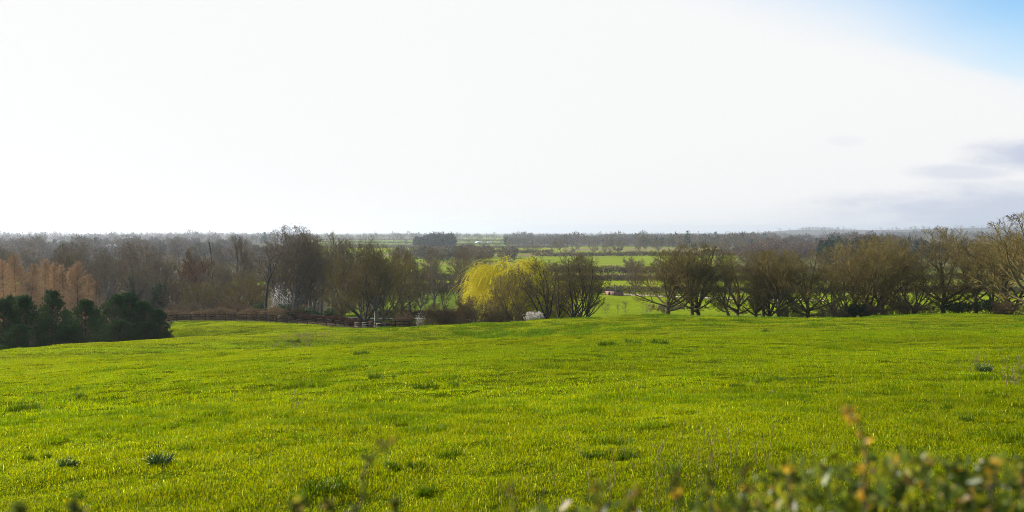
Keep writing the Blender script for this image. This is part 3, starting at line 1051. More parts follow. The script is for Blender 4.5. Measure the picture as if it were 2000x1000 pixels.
# ------------------------------------------------------------------ centre group, willow and shrubs
CG = 'dark bare trees grouped at the centre of the field edge'
for a in [
    ('fan0', 1065, 160, 513, 46, 'bare tree of the centre group standing against the yellow willow'),
    ('fan1', 1089, 163, 520, 30, 'thin bare tree second from the willow in the centre group'),
    ('fan2', 1120, 162, 505, 44, 'bare tree with low splayed limbs in the centre group'),
    ('fan0', 1136, 166, 512, 34, 'narrow dark bare tree behind the rightmost of the centre group'),
    ('fan1', 1145, 160, 505, 36, 'rightmost dark bare tree of the centre group, beside the open paddock'),
    ('multi2', 1000, 162, 540, 40, 'brown many-stemmed small tree in front of the willow')]:
    place(a[0], a[1], a[2], a[3] - 8, a[4] * 1.3, a[5], CG)
place('willow', 1014, 212, 490, 118, 'weeping willow glowing golden yellow behind the bare trees', rot=20)
CS = 'scrub along the centre field edge'
for a in [
    ('shrub0', 925, 152, 578, 38, 'round dense twiggy thorn bush left of the willow'),
    ('blossom', 1042, 150, 604, 16, 'low shrub covered in white blossom at the foot of the centre trees'),
    ('blossom1', 821, 156, 608, 8, 'pale whitish blossom bush beside the brown scrub'),
    ('shrub2', 852, 154, 592, 30, 'brown scrub right of the pale whitish bush'),
    ('shrub0', 880, 154, 600, 28, 'reddish brown scrub left of the round thorn bush'),
    ('shrub1', 960, 154, 605, 24, 'low scrub between the thorn bush and the willow'),
    ('shrub2', 790, 156, 610, 22, 'low brown scrub beside the pale rail fence'),
    ('shrub3', 975, 160, 590, 26, 'thin grey scrub under the willow'),
    ('shrub1', 1020, 156, 604, 20, 'low twiggy scrub left of the white blossom')]:
    place(*a[:6], CS)
place('twisted', 808, 172, 572, 32, 'small crooked tree with zigzag dark limbs beside the lane', rot=180)
for a in [('sapling', 1183, 300, 590, 9, 'small bushy sapling nearest the centre trees on the paddock'), ('sapling', 1206, 300, 592, 6, 'thin sapling, middle one of three on the paddock'),
          ('sapling', 1222, 298, 585, 9, 'tallest of the three saplings on the paddock'), ('sapling', 1262, 290, 590, 14, 'wide wispy sapling beside the first tree of the right row')]:
    place(*a[:6], 'young saplings on the paddock')

# ------------------------------------------------------------------ left woodland edge
LG = 'bare trees along the woodland edge'
for a in [
    ('fan2', 714, 154, 492, 46, 'bare tree beside the pale rail fence, left of a close pair'),
    ('tall2', 735, 156, 478, 40, 'taller bare tree beside the pale rail fence, right of a close pair'),
    ('broad1', 748, 178, 496, 44, 'bare tree behind the pale rail fence with a leaning trunk'),
    ('broad2', 771, 184, 488, 44, 'bare tree with clear trunk in front of the red hedge'),
    ('broad3', 668, 186, 505, 40, 'bare tree with ivy-grey trunk by the start of the lane'),
    ('tall3', 650, 232, 460, 38, 'tall bare tree right of the tallest crown of the wood'),
    ('tall0', 628, 226, 470, 30, 'tall bare tree close against the right side of the tallest crown'),
    ('tall1', 690, 236, 472, 34, 'tall bare tree with a broom-like top behind the lane'),
    ('tall0', 722, 240, 470, 26, 'tall bare tree topping the crowns above the pale rail fence'),
    ('great', 572, 214, 446, 62, 'tallest bare tree of the wood, many-stemmed with a great rounded crown'),
    ('tall1', 607, 218, 466, 36, 'bare tree with two dark trunks beside the tallest crown'),
    ('forked', 519, 196, 473, 46, 'bare tree with a dark trunk forking wide in a Y'),
    ('slim', 419, 300, 466, 16, 'slender tree with a small crown on a long bare trunk'),
    ('tall2', 465, 290, 464, 30, 'bare tree with an ascending crown between the slender tree and the Y fork'),
    ('rusty', 388, 260, 496, 26, 'small rust-brown tree left of the slender one'),
    ('rusty', 362, 270, 505, 18, 'small rust-brown tree beside the narrow grassy gap'),
    ('tall1', 270, 290, 474, 48, 'broad bare tree behind the ivy-clad trunk'),
    ('tall2', 148, 330, 478, 42, 'broad olive bare tree above the larches'),
    ('tall0', 320, 300, 497, 34, 'bare tree above the right end of the pines'),
    ('tall3', 220, 300, 492, 34, 'bare tree between the larches and the ivy-clad trunk'),
    ('parkland', 440, 240, 520, 40, 'low rounded bare tree in front of the slender one'),
    ('multi2', 480, 215, 540, 42, 'low spreading bare tree left of the Y fork'),
    ('multi0', 395, 225, 552, 38, 'low tangled tree behind the dark field fence'),
    ('parkland1', 345, 235, 545, 36, 'low bare tree behind the right end of the pines'),
    ('tall0', 545, 230, 500, 30, 'bare tree between the Y fork and the tallest crown'),
    ('parkland', 690, 252, 500, 38, 'rounded grey-brown tree behind the start of the lane'),
    ('parkland1', 728, 244, 505, 38, 'rounded brown tree on the lawn behind the close pair of trunks'),
    ('parkland', 786, 238, 508, 36, 'rounded grey-brown tree at the right end of the red hedge'),
    ('parkland1', 655, 262, 488, 36, 'spreading brown tree behind the wide laurel'),
    ('parkland1', 706, 196, 512, 34, 'low spreading brown tree just behind the dark field fence')]:
    place(a[0], a[1], a[2], a[3] - 4, a[4] * 1.15, a[5], LG)
place('ivy', 262, 238, 500, 24, 'tree with its trunk wrapped in dark green ivy')
place('poplar', 344, 700, 463, 9, 'narrow upright poplar rising above the wood')
LS = 'shrubs behind the dark field fence'
for k, px, d, top, half, lab in [
    ('laurel1', 310, 236, 545, 16, 'dark evergreen shrub behind the right end of the pines'),
    ('holly', 408, 196, 598, 12, 'dark upright holly bush left of the grassy gap in the fence line'),
    ('shrub3', 378, 200, 590, 24, 'grey twiggy shrub at the start of the dark field fence'),
    ('shrub0', 445, 196, 588, 26, 'brown twiggy shrub between two dark hollies'),
    ('shrub2', 475, 192, 592, 24, 'brown twiggy shrub left of the Y-forked trunk'),
    ('holly', 505, 188, 585, 13, 'dark ivy-green bush at the foot of the Y-forked trunk'),
    ('blossom1', 549, 196, 551, 17, 'small tree in pale blossom beside the Y-forked tree'),
    ('holly', 555, 184, 588, 14, 'dark round holly under the pale blossom tree'),
    ('shrub3', 535, 186, 600, 16, 'grey shrub between the Y-forked trunk and the dark holly'),
    ('laurel', 605, 196, 597, 20, 'dark green laurel at the foot of the tallest tree'),
    ('laurel', 640, 196, 600, 24, 'wide dark green laurel at the left end of the lane'),
    ('laurel1', 425, 205, 602, 14, 'low ivy-green bush behind the dark field fence'),
    ('shrub1', 580, 190, 598, 18, 'olive shrub between the round holly and the laurel'),
    ('shrub0', 345, 205, 590, 22, 'brown twiggy shrub nearest the pines')]:
    place(k, px, d, top, half, lab, LS)

# larches and pines on the left
for k, (px, d, top, half, lab) in enumerate([
    (-75, 195, 515, 26, 'orange larch past the left end of the line'), (-25, 190, 510, 26, 'orange larch at the left end of the line'),
    (8, 196, 508, 22, 'orange larch second from the left end of the line'), (32, 204, 497, 24, 'tallest orange larch of the line'),
    (60, 192, 515, 22, 'orange larch with a dark visible trunk behind the tallest pine gap'), (86, 202, 507, 22, 'orange larch with a pale wispy top in mid line'),
    (106, 196, 513, 18, 'orange larch just left of a narrow one'), (124, 200, 516, 16, 'narrow orange larch in mid line'),
    (153, 192, 511, 24, 'orange larch with a clean pointed cone and pale tip'), (188, 188, 548, 20, 'shortest orange larch at the right end of the line'),
    (172, 205, 535, 18, 'small orange larch behind the clean pointed cone'),
    (20, 214, 515, 20, 'orange larch half hidden behind the second from the left end'), (46, 216, 520, 20, 'orange larch half hidden behind the tallest one'),
    (73, 214, 517, 20, 'orange larch half hidden behind the one with the dark trunk'), (97, 216, 520, 20, 'orange larch half hidden behind the pale wispy top'), (138, 212, 524, 20, 'orange larch half hidden between the narrow one and the pointed cone')]):
    place(f'larch{k % 3}', px, d, top, half * 1.55, lab, 'orange leafless larches')
for k, (px, d, top, half, lab) in enumerate([
    (-110, 112, 575, 44, 'dark pine furthest past the left end of the belt'), (-50, 110, 582, 42, 'dark pine past the left end of the belt'),
    (5, 112, 585, 34, 'dark pine at the left end of the belt'), (28, 126, 578, 24, 'dark pine half hidden behind its neighbours near the left end'),
    (57, 113, 578, 33, 'dark rounded pine left of the tallest pine'), (101, 116, 568, 36, 'tallest dark pine of the belt'),
    (166, 118, 586, 32, 'dark round-topped pine right of the tallest'), (216, 124, 576, 34, 'dark pine with a twin peak in the right half of the belt'),
    (252, 128, 574, 32, 'dark pine with a tall peak in the right half of the belt'), (285, 128, 588, 34, 'dark pine second from the right end of the belt'),
    (313, 129, 603, 24, 'low dark pine at the right end of the belt'), (135, 130, 606, 24, 'dark pine set back between two rounder ones'),
    (190, 132, 604, 24, 'dark pine set back near the twin peak'), (80, 130, 602, 24, 'dark pine set back left of the tallest')]):
    place(f'pine{k % 4}', px, d, top - 3, half * 1.10, lab, 'dark pines in the belt', sink=0.3)
place('laurel', 328, 130, 640, 10, 'glossy light green laurel at the right foot of the pine belt')
for k, (px, d, top, half, lab) in enumerate([(30, 106, 640, 40, 'low young dark pine in front of the left end of the belt'), (130, 112, 640, 44, 'low young dark pine in front of the tallest one'), (235, 120, 630, 44, 'low young dark pine in front of the twin peak'), (290, 125, 632, 36, 'low young dark pine in front of the right end of the belt')]):
    place(f'pine{k}', px, d, top - 6, half * 0.8, lab, 'scrub under the pines')

# fill of the wood behind
r = np.random.default_rng(51)
for n in range(58):
    px = r.uniform(-260, 800)
    d = r.uniform(240, 520)
    if 320 < px < 430 and d < 300:
        continue
    if px > 560:
        d = r.uniform(245, 300) if px < 690 else r.uniform(420, 520)
    k = ('tall0', 'tall1', 'tall2', 'tall3', 'parkland', 'parkland1')[n % 6]
    tp = 482 + r.uniform(0, 40) if px < 560 else r.uniform(500, 530)
    place(k, px, d, tp, r.uniform(22, 40) * 300 / d, 'one of the bare trees crowding the wood behind the larches and the field fence', 'bare trees filling the wood')
for n in range(46):
    px = r.uniform(-260, 700)
    d = r.uniform(215, 330)
    place(f'shrub{n % 4}', px, d, h=r.uniform(2.5, 5), half=None, label='one of the twiggy shrubs of the undergrowth inside the wood', group='undergrowth of the wood')

# ------------------------------------------------------------------ valley trees
VG = 'parkland trees in the valley'
for a in [('parkland', 848, 322, 488, 40, 'rounded bare parkland tree left of the willow, nearest of three'),
          ('parkland1', 903, 385, 482, 30, 'open bare parkland tree in the middle of three left of the willow'),
          ('parkland', 950, 420, 486, 40, 'dense bare parkland tree partly behind the willow'),
          ('parkland1', 1240, 402, 510, 22, 'lone bare tree beside the shed'),
          ('fan0', 868, 300, 535, 20, 'thin bare tree below the rounded parkland one'),
          ('fan1', 895, 305, 530, 20, 'thin forked bare tree between the parkland trees'),
          ('tall2', 800, 260, 500, 30, 'bare tree standing on the lawn behind the red hedge'),
          ('parkland1', 820, 300, 515, 30, 'low wide bare tree left of the rounded parkland one'),
          ('parkland', 1420, 420, 512, 24, 'bare valley tree seen behind the steeply leaning trunk'),
          ('parkland1', 1660, 430, 500, 30, 'bare valley tree seen behind the low bushy tree')]:
    place(*a[:6], VG)


def rowtrees(n, px0, px1, d0, d1, h0, h1, label, group, seed, wide=(0.8, 1.2)):
    r = np.random.default_rng(seed)
    for q in range(n):
        px, d = r.uniform(px0, px1), r.uniform(d0, d1)
        h = r.uniform(h0, h1)
        place(f'far{r.integers(0, 6)}', px, d, h=h, half=h * 0.42 * r.uniform(*wide) * FPX / d, label=label, group=group)


rowtrees(26, 1010, 1330, 600, 640, 6, 11, 'one of the small bare trees in the belt above the olive field', 'trees of the belt above the olive field', 61)
rowtrees(14, 900, 1060, 1150, 1190, 8, 13, 'one of the small bare trees on the green field above the willow', 'trees above the willow', 62)
rowtrees(26, 1060, 1420, 1060, 1350, 9, 17, 'one of the small bare trees along the brown hedge beyond the broad green field', 'trees beyond the broad green field', 63)
rowtrees(24, 620, 1000, 1580, 2900, 8, 14, 'one of the tiny field trees on the far slope left of the dark wood block', 'trees on the far slope', 64)
rowtrees(20, 770, 1010, 800, 1000, 9, 14, 'one of the grey bare trees of the belt behind the parkland trees', 'trees behind the parkland', 65)
rowtrees(12, 760, 1600, 520, 525, 5, 9, 'one of the small bare trees standing in the dark hedge', 'trees in the dark hedge', 66)
rowtrees(16, 1330, 1760, 640, 900, 7, 12, 'one of the small bare trees behind the right row', 'trees behind the right row', 67)
rowtrees(10, 1430, 1530, 1150, 1250, 10, 17, 'one of the small bare trees round the small green field at the right', 'trees round the small field', 68)


# ------------------------------------------------------------------ hedges
def hedge_mesh(name, pts, h, wd, dens, size, mats, seed, ratio=0.22, rough=0.25):
    """a hedge of twigs and leaves along pixel/distance points"""
    r = np.random.default_rng(seed)
    segs = [(np.array(at(*a)[:2]), np.array(at(*b)[:2])) for a, b in zip(pts[:-1], pts[1:])]
    out = []
    for a, b in segs:
        L = np.linalg.norm(b - a)
        n = int(L * h * dens * 1.4)
        t = r.uniform(0, 1, n)
        nn = np.array([-(b - a)[1], (b - a)[0]]) / L
        p = a + (b - a) * t[:, None] + nn * (r.uniform(-0.5, 0.5, n) * wd)[:, None]
        hh = h * (1 + rough * vnoise(p[:, 0] / (h * 2.2), p[:, 1] / (h * 2.2), seed) + rough * 0.6 * vnoise(p[:, 0] / (h * 0.6), p[:, 1] / h, seed + 1))
        z = gz(p[:, 0], p[:, 1]) + hh * r.uniform(0, 1, n) ** 0.9
        out.append(np.column_stack([p, z]))
    P = np.concatenate(out)
    n = len(P)
    D = rdirs(n, r) + [0, 0, 0.7]
    L = size * r.uniform(0.5, 1.5, n)
    v, f = leaves(P, L, L * ratio, r, D)
    return make_mesh(name, [(v, f, 0)], mats)


def hedge(pts, h, wd, dens, size, mat, label, seed, group=None, ratio=0.36, rough=0.25, name='hedge'):
    return tag(link(name, hedge_mesh(name, pts, h, wd, dens, size, [M[mat]], seed, ratio, rough)), label, 'hedge', group)


hedge([(560, 187), (640, 180), (740, 170), (860, 166)], 1.25, 1.0, 380, 0.16, 'beech', 'clipped brown beech hedge behind the dark field fence', 71, ratio=0.6, rough=0.05)
hedge([(715, 214), (800, 214), (930, 216)], 1.35, 1.0, 260, 0.18, 'beech', 'clipped russet beech hedge on the far side of the lane', 72, ratio=0.6, rough=0.05)
hedge([(322, 190), (400, 188), (480, 182), (560, 176)], 1.9, 2.0, 150, 0.30, 'twig_brown', 'dark twiggy hedge bank directly behind the left end of the dark field fence', 70, ratio=0.3, rough=0.35)
HG = 'field hedges across the valley'
hedge([(640, 415), (1180, 412), (1300, 410), (1700, 412), (2000, 420)], 2.1, 1.6, 26, 0.8, 'twig_grey', 'grey-brown bare hedge directly behind the shed', 73, HG)
hedge([(640, 515), (1000, 512), (1400, 512), (2000, 520)], 2.6, 2.2, 26, 0.9, 'twig_brown', 'dark thick hedge beyond the narrow bright field strip', 74, HG)
hedge([(640, 448), (1000, 447)], 1.8, 1.6, 24, 0.8, 'twig_brown', 'dark hedge left of the willow, nearer of two', 76, HG)
hedge([(980, 615), (1330, 600), (1800, 640)], 3.2, 5, 10, 1.3, 'twig_brown', 'tall scrubby hedge belt above the olive field', 75, HG)
hedge([(1040, 1010), (1500, 1060)], 3.6, 6, 6, 1.8, 'twig_brown', 'brown hedge along the top of the broad green field', 77, HG)
hedge([(940, 1175), (1080, 1160)], 3.0, 4, 8, 1.5, 'twig_brown', 'low hedge on the green field above the willow', 78, HG)
hedge([(620, 1560), (1110, 1600)], 2.4, 4, 6, 1.7, 'twig_brown', 'hedge above the yellow-green field', 79, HG)
hedge([(1380, 1180), (1500, 1180)], 4.0, 5, 6, 1.7, 'twig_grey', 'hedge below the small green field at the right', 80, HG)
for q, (a, b, d) in enumerate([(640, 820, 1850), (880, 1040, 1950), (620, 830, 2250), (880, 1060, 2450), (600, 1000, 2800)]):
    hedge([(a, d), (b, d * (1.08 if q % 2 else 0.95))], 2.4, 5, 2.6, 2.4, 'twig_grey', 'one of the thin hedges striping the far slope', 81 + q, 'hedges on the far slope')

# ------------------------------------------------------------------ far woods
WM = leafy('wood_tint', (1, 1, 1), (0.9, 0.9, 0.9), 0.15, 0.0, tint=True, scale=0.02)
BROWN, GREYB, PURP, CONIF, RUSS, OLV = (0.135, 0.098, 0.065), (0.11, 0.092, 0.072), (0.14, 0.092, 0.072), (0.028, 0.048, 0.03), (0.14, 0.075, 0.04), (0.085, 0.08, 0.035)


def wood(regions, label, seed, faces=80):
    """a mass of far trees; regions: (px0, px1, d0, d1, n, h0, h1, [(weight, colour)])"""
    r = np.random.default_rng(seed)
    VV, CC = [], []
    for px0, px1, d0, d1, n, h0, h1, cols in regions:
        px = r.uniform(px0, px1, n)
        d = np.sqrt(r.uniform(d0 ** 2, d1 ** 2, n))
        x, y = (px - 1000) / FPX * d, d
        z = gz(x, y)
        h = r.uniform(h0, h1, n) * (1 + 0.32 * vnoise(px / 34, d / 400, seed) + 0.2 * vnoise(px / 11, d / 300, seed + 5))
        h *= np.where((r.random(n) < 0.06) & (d > 1500), 1.4, 1.0)
        keep = (d < 2300) | (vnoise((px - 1000) / FPX * d / 260, d / 420, 77) + r.normal(size=n) * 0.15 > np.where(d > 4000, 0.0, -0.45))
        px, d, x, y, z, h = (q[keep] for q in (px, d, x, y, z, h))
        n = len(px)
        wts = np.array([c[0] for c in cols], float)
        ci = r.choice(len(cols), n, p=wts / wts.sum())
        col = np.array([c[1] for c in cols])[ci] * r.uniform(0.75, 1.25, (n, 1))
        con = np.array([c[1] == CONIF for c in cols])[ci]
        a = h * np.where(con, r.uniform(0.22, 0.34, n), r.uniform(0.36, 0.55, n))
        m = faces
        dv = rdirs(n * m, r).reshape(n, m, 3) * (r.uniform(0, 1, (n, m, 1)) ** 0.45)
        taper = np.where(con[:, None], np.clip(0.62 - 0.55 * dv[..., 2], 0.1, 1), 1.0)
        p = np.stack([x[:, None] + dv[..., 0] * a[:, None] * taper, y[:, None] + dv[..., 1] * a[:, None] * taper, z[:, None] + h[:, None] * (0.52 + 0.48 * dv[..., 2])], -1).reshape(-1, 3)
        Lf = np.minimum(np.repeat(h, m) * 0.24, np.repeat(d, m) * 0.0024) * r.uniform(0.5, 1.3, n * m)
        D = np.where(np.repeat(con, m)[:, None], rdirs(n * m, r), rdirs(n * m, r) + dv.reshape(-1, 3) + [0, 0, 0.8])
        v, f = leaves(p, Lf, Lf * np.where(np.repeat(con, m), 0.6, 0.34), r, D)
        VV.append((v, f, 0))
        CC.append(np.repeat(col, m * 4, axis=0))
        tp = np.stack([np.stack([x, y, z - 0.5], 1), np.stack([x, y, z + h * 0.6], 1)], 1)
        tv, tf = tubes(tp, np.stack([h * 0.025, h * 0.012], 1), 3)
        VV.append((tv, tf, 0))
        CC.append(np.repeat(col * 0.6, 6, axis=0))
    o = link('far_woodland', make_mesh('far_woodland', VV, [WM], CC))
    return tag(o, label, 'woodland', kind='stuff')


MIXB = [(4, BROWN), (3, GREYB), (1, OLV)]
wood([(-350, 620, 2000, 3300, 900, 9, 16, MIXB + [(0.5, CONIF)]), (-350, 640, 3300, 5200, 1100, 10, 19, MIXB + [(0.3, CONIF)])], 'hazy far wood along the left skyline', 90, 60)
wood([(-350, 480, 800, 1500, 380, 10, 17, MIXB + [(0.3, CONIF)]), (-350, 170, 560, 900, 130, 12, 19, [(4, BROWN), (1, GREYB)]), (430, 620, 700, 1300, 90, 8, 13, MIXB)], 'grey-brown wood behind the larches', 91, 300)
wood([(590, 1010, 3900, 4900, 520, 11, 18, MIXB + [(1, CONIF)]), (600, 1010, 2900, 3900, 90, 9, 15, MIXB)], 'thin far tree line on the skyline above the yellow-green field', 92, 60)
wood([(815, 880, 1590, 1700, 80, 15, 19, [(1, (0.07, 0.062, 0.058))])], 'dense dark wood block on the far slope', 93, 320)
wood([(985, 1260, 1750, 3200, 800, 10, 16, MIXB + [(1.0, CONIF)]), (1240, 1520, 1500, 3400, 900, 10, 19, MIXB + [(1.6, CONIF)]), (985, 1520, 3200, 4800, 800, 10, 17, MIXB + [(1, CONIF)])], 'broad far wood above the broad green field', 94, 70)
wood([(1440, 1610, 900, 1400, 210, 9, 14, [(3, PURP), (1, BROWN)]), (1530, 1800, 1500, 2500, 160, 10, 15, MIXB + [(1, CONIF)])], 'purplish brown wood behind the middle of the right row', 95, 260)
wood([(1600, 1720, 700, 900, 60, 14, 19, [(3, CONIF), (1.2, RUSS), (1, OLV)]), (1700, 2150, 750, 1000, 90, 13, 17, [(2, CONIF), (2, BROWN)])], 'dark evergreen wood behind the right row', 96, 420)
wood([(1500, 2300, 2400, 4200, 1300, 10, 17, MIXB + [(1, CONIF)]), (1500, 2300, 4200, 6500, 1100, 12, 22, MIXB + [(1.5, CONIF)])], 'blue hazy wood covering the low hills at the right', 97, 60)
wood([(1560, 2250, 7000, 8800, 700, 14, 26, MIXB + [(1, CONIF)]), (1150, 1560, 7600, 8600, 120, 14, 24, MIXB)], 'faintest woods along the furthest hills', 98, 40)
wood([(770, 1010, 820, 1040, 70, 6, 11, [(2, GREYB), (2, BROWN)])], 'grey tree belt behind the parkland trees', 99, 260)


# ------------------------------------------------------------------ fences
def fence(name, pts, mat, label, h, nrails, step, group=None, sag=0.0, cat='fence'):
    P = []
    for (p0, d0), (p1, d1) in zip(pts[:-1], pts[1:]):
        a, b = np.array(at(p0, d0)), np.array(at(p1, d1))
        n = max(1, int(np.linalg.norm(b[:2] - a[:2]) / step))
        for q in range(n):
            P.append(a + (b - a) * q / n)
    P.append(np.array(at(*pts[-1])))
    P = np.array(P)
    P[:, 2] = gz(P[:, 0], P[:, 1])
    o = link(name, None)
    o.location = tuple(P[0])
    P = P - P[0]
    r = np.random.default_rng(len(P))
    for q, p in enumerate(P):
        t = P[min(q + 1, len(P) - 1)] - P[max(q - 1, 0)]
        Mx = Matrix.Translation(Vector(p)) @ Matrix.Rotation(math.atan2(t[1], t[0]) + r.normal() * 0.05, 4, 'Z') @ Matrix.Rotation(r.normal() * 0.02, 4, 'X')
        v, f = xf(boxv(-0.07, 0.07, 0.031, 0.15, -0.4, h + r.uniform(0, 0.1)), Mx)
        link('post', make_mesh(name + '_post', [(v, f, 0)], [M[mat]]), o)
    for k in range(nrails):
        z = h * (0.25 + 0.7 * k / max(nrails - 1, 1))
        lst = []
        for a, b in zip(P[:-1], P[1:]):
            L = np.linalg.norm((b - a)[:2])
            an = math.atan2((b - a)[1], (b - a)[0])
            sl = math.atan2((b - a)[2], L)
            Mx = Matrix.Translation(Vector(a) + Vector((0, 0, z + r.normal() * 0.02))) @ Matrix.Rotation(an, 4, 'Z') @ Matrix.Rotation(-sl + r.normal() * 0.004, 4, 'Y')
            lst.append(xf(boxv(0.012, L / math.cos(sl) - 0.012, -0.03, 0.03, -0.05, 0.05), Mx))
        link('rail', make_mesh(name + '_rail', [(*join(lst), 0)], [M[mat]]), o)
    return tag(o, label, cat, group)


fence('rail_fence', [(318, 186), (400, 184), (480, 178), (560, 172), (620, 166), (690, 157), (800, 152)], 'wood_dark', 'long dark post and rail fence along the bottom of the field', 1.2, 3, 2.4)
fence('rail_fence', [(693, 146.5), (722, 145)], 'wood_pale', 'short pale rail fence left of the pair of trunks', 0.9, 3, 1.2, 'pale rail fences by the trunks')
fence('rail_fence', [(735, 145), (752, 144)], 'wood_pale', 'short pale rail fence right of the pair of trunks', 0.7, 2, 1.2, 'pale rail fences by the trunks')
fence('rail_fence', [(1150, 396), (1183, 394)], 'wood_dark', 'low dark fence left of the shed', 1.1, 2, 2.5, 'paddock fences')
fence('rail_fence', [(1217, 394), (1300, 386)], 'wood_dark', 'low dark fence right of the shed', 1.1, 2, 2.5, 'paddock fences')
fence('timber_fence', [(1286, 316), (1337, 316)], 'wood_brown', 'low close-boarded brown timber fence on the paddock behind the right row', 1.7, 12, 2.0)


# ------------------------------------------------------------------ buildings
def gable(name, px, d, wd, dp, hw, hr, wall, roof, label, rot=0, openings=(), over=0.25, ridge_x=True, chim=False, cat='house', mono=False):
    x, y, z = at(px, d)
    o = link(name, None)
    o.location = (x, y, z - 0.2)
    o.rotation_euler = (0, 0, R(rot))
    v, f = boxv(-wd / 2, wd / 2, -dp / 2, dp / 2, 0, hw)
    parts = [(v, f, 0)]
    if not mono:
        for s in (-1, 1):
            gx = s * wd / 2
            tri = np.array([(gx - s * 0.004, -dp / 2, hw + 0.004), (gx - s * 0.004, dp / 2, hw + 0.004), (gx - s * 0.004, 0, hw + hr)])
            parts.append((tri, np.array([[0, 1, 2]]), 0))
    link('wall', make_mesh(name + '_wall', parts, [M[wall]]), o)
    a, b, e = wd / 2 + over, dp / 2 + over, 0.14
    k = hr / (dp / 2)
    if mono:
        rv = np.array([(-a, -b, hw + 0.02 + hr), (a, -b, hw + 0.02 + hr), (a, b, hw + 0.02), (-a, b, hw + 0.02)])
        rv = np.concatenate([rv, rv + [0, 0, e]])
        rf = np.array([(0, 3, 2, 1), (4, 5, 6, 7), (0, 1, 5, 4), (1, 2, 6, 5), (2, 3, 7, 6), (3, 0, 4, 7)])
        fas = boxv(-wd / 2 + 0.01, wd / 2 - 0.01, -dp / 2 + 0.01, -dp / 2 + 0.15, hw + 0.005, hw + hr)
    else:
        z0 = hw - k * over + 0.02
        rv = np.array([(-a, -b, z0), (a, -b, z0), (a, 0, hw + hr + 0.02), (-a, 0, hw + hr + 0.02), (a, b, z0), (-a, b, z0)])
        rv = np.concatenate([rv, rv + [0, 0, e]])
        rf = np.array([(6, 7, 8, 9), (9, 8, 10, 11), (0, 3, 2, 1), (3, 5, 4, 2), (0, 1, 7, 6), (5, 11, 10, 4), (1, 2, 8, 7), (2, 4, 10, 8), (0, 6, 9, 3), (3, 9, 11, 5)])
    rf_o = link('roof', make_mesh(name + '_roof', [(rv, rf, 0)], [M[roof]]), o)
    if mono:
        link('fascia', make_mesh(name + '_fascia', [(*fas, 0)], [M['wood_dark']]), o)
    if chim:
        link('chimney', make_mesh(name + '_chimney', [(*boxv(wd * 0.28, wd * 0.28 + 0.8, -0.4, 0.4, hw, hw + hr + 1.2), 0)], [M['brick']]), rf_o)
    for kind, cx, cz, ww, hh in openings:
        fr = link(kind, make_mesh(name + '_' + kind, [(*boxv(cx - ww / 2, cx + ww / 2, -dp / 2 - 0.05, -dp / 2 - 0.003, cz, cz + hh), 0)], [M['wood_dark' if kind == 'door' else 'render_white']]), o)
        link('pane' if kind == 'window' else 'panel', make_mesh(name + '_pane', [(*boxv(cx - ww / 2 + 0.08, cx + ww / 2 - 0.08, -dp / 2 - 0.08, -dp / 2 - 0.053, cz + 0.08, cz + hh - 0.08), 0)],
                                                       [M['glass' if kind == 'window' else 'dark_opening']]), fr)
    return tag(o, label, cat)


gable('field_shelter', 1199.5, 393, 7.6, 2.6, 1.8, 0.35, 'brick', 'roof_dark', 'small pinkish shed with a dark sloping roof in the paddock', rot=-50, openings=(('door', -1.5, 0.2, 0.9, 1.4), ('door', 1.3, 0.2, 0.9, 1.4)), over=0.12, cat='shed', mono=True)
for a in [
    ('barn', 935, 2150, 12, 8, 3, 2.2, 'render_white', 'roof_metal', 'white barn on the far slope right of the dark wood block', 25),
    ('barn', 954, 2160, 14, 8, 2.6, 1.6, 'render_white', 'roof_metal', 'low pale barn on the far slope beside the white one', 5),
    ('barn', 1445, 2400, 18, 14, 7, 4.5, 'render_white', 'roof_metal', 'long building with a gleaming white roof in the far wood', 10),
    ('barn', 223, 1050, 15, 9, 9, 2.5, 'render_white', 'roof_metal', 'glaring sunlit roof in the wood above the larches', 20),
    ('barn', 250, 2300, 22, 14, 8, 4, 'render_white', 'roof_metal', 'pale sunlit roof near the left skyline, higher of two', 15),
    ('barn', 268, 1900, 14, 10, 8, 3, 'render_white', 'roof_metal', 'pale sunlit roof near the left skyline, lower of two', -10)]:
    gable(*a[:10], rot=a[10], openings=(('door', 0, 0.2, 3.0, 2.8), ('window', 4, 1.2, 1.4, 1.2), ('window', -4, 1.2, 1.4, 1.2)), over=0.3, cat='barn')
for a in [
    ('house', 1575, 1750, 9, 8, 9, 4, 'render_white', 'roof_slate', 'white house among the far trees left of the evergreen wood', 60),
    ('house', 1596, 1200, 10, 8, 6.5, 3.6, 'render_white', 'roof_slate', 'white-gabled house with a blue slate roof beside the evergreen wood', -70),
    ('house', 1545, 1300, 9, 7, 6, 3.4, 'brick', 'roof_dark', 'red brick house half hidden in the purplish wood', 20)]:
    gable(*a[:10], rot=a[10], openings=(('door', 0, 0.2, 1.0, 2.1), ('window', 2.6, 1.0, 1.3, 1.2), ('window', -2.6, 1.0, 1.3, 1.2), ('window', 2.6, 3.8, 1.3, 1.2), ('window', -2.6, 3.8, 1.3, 1.2)), over=0.3, chim=True)


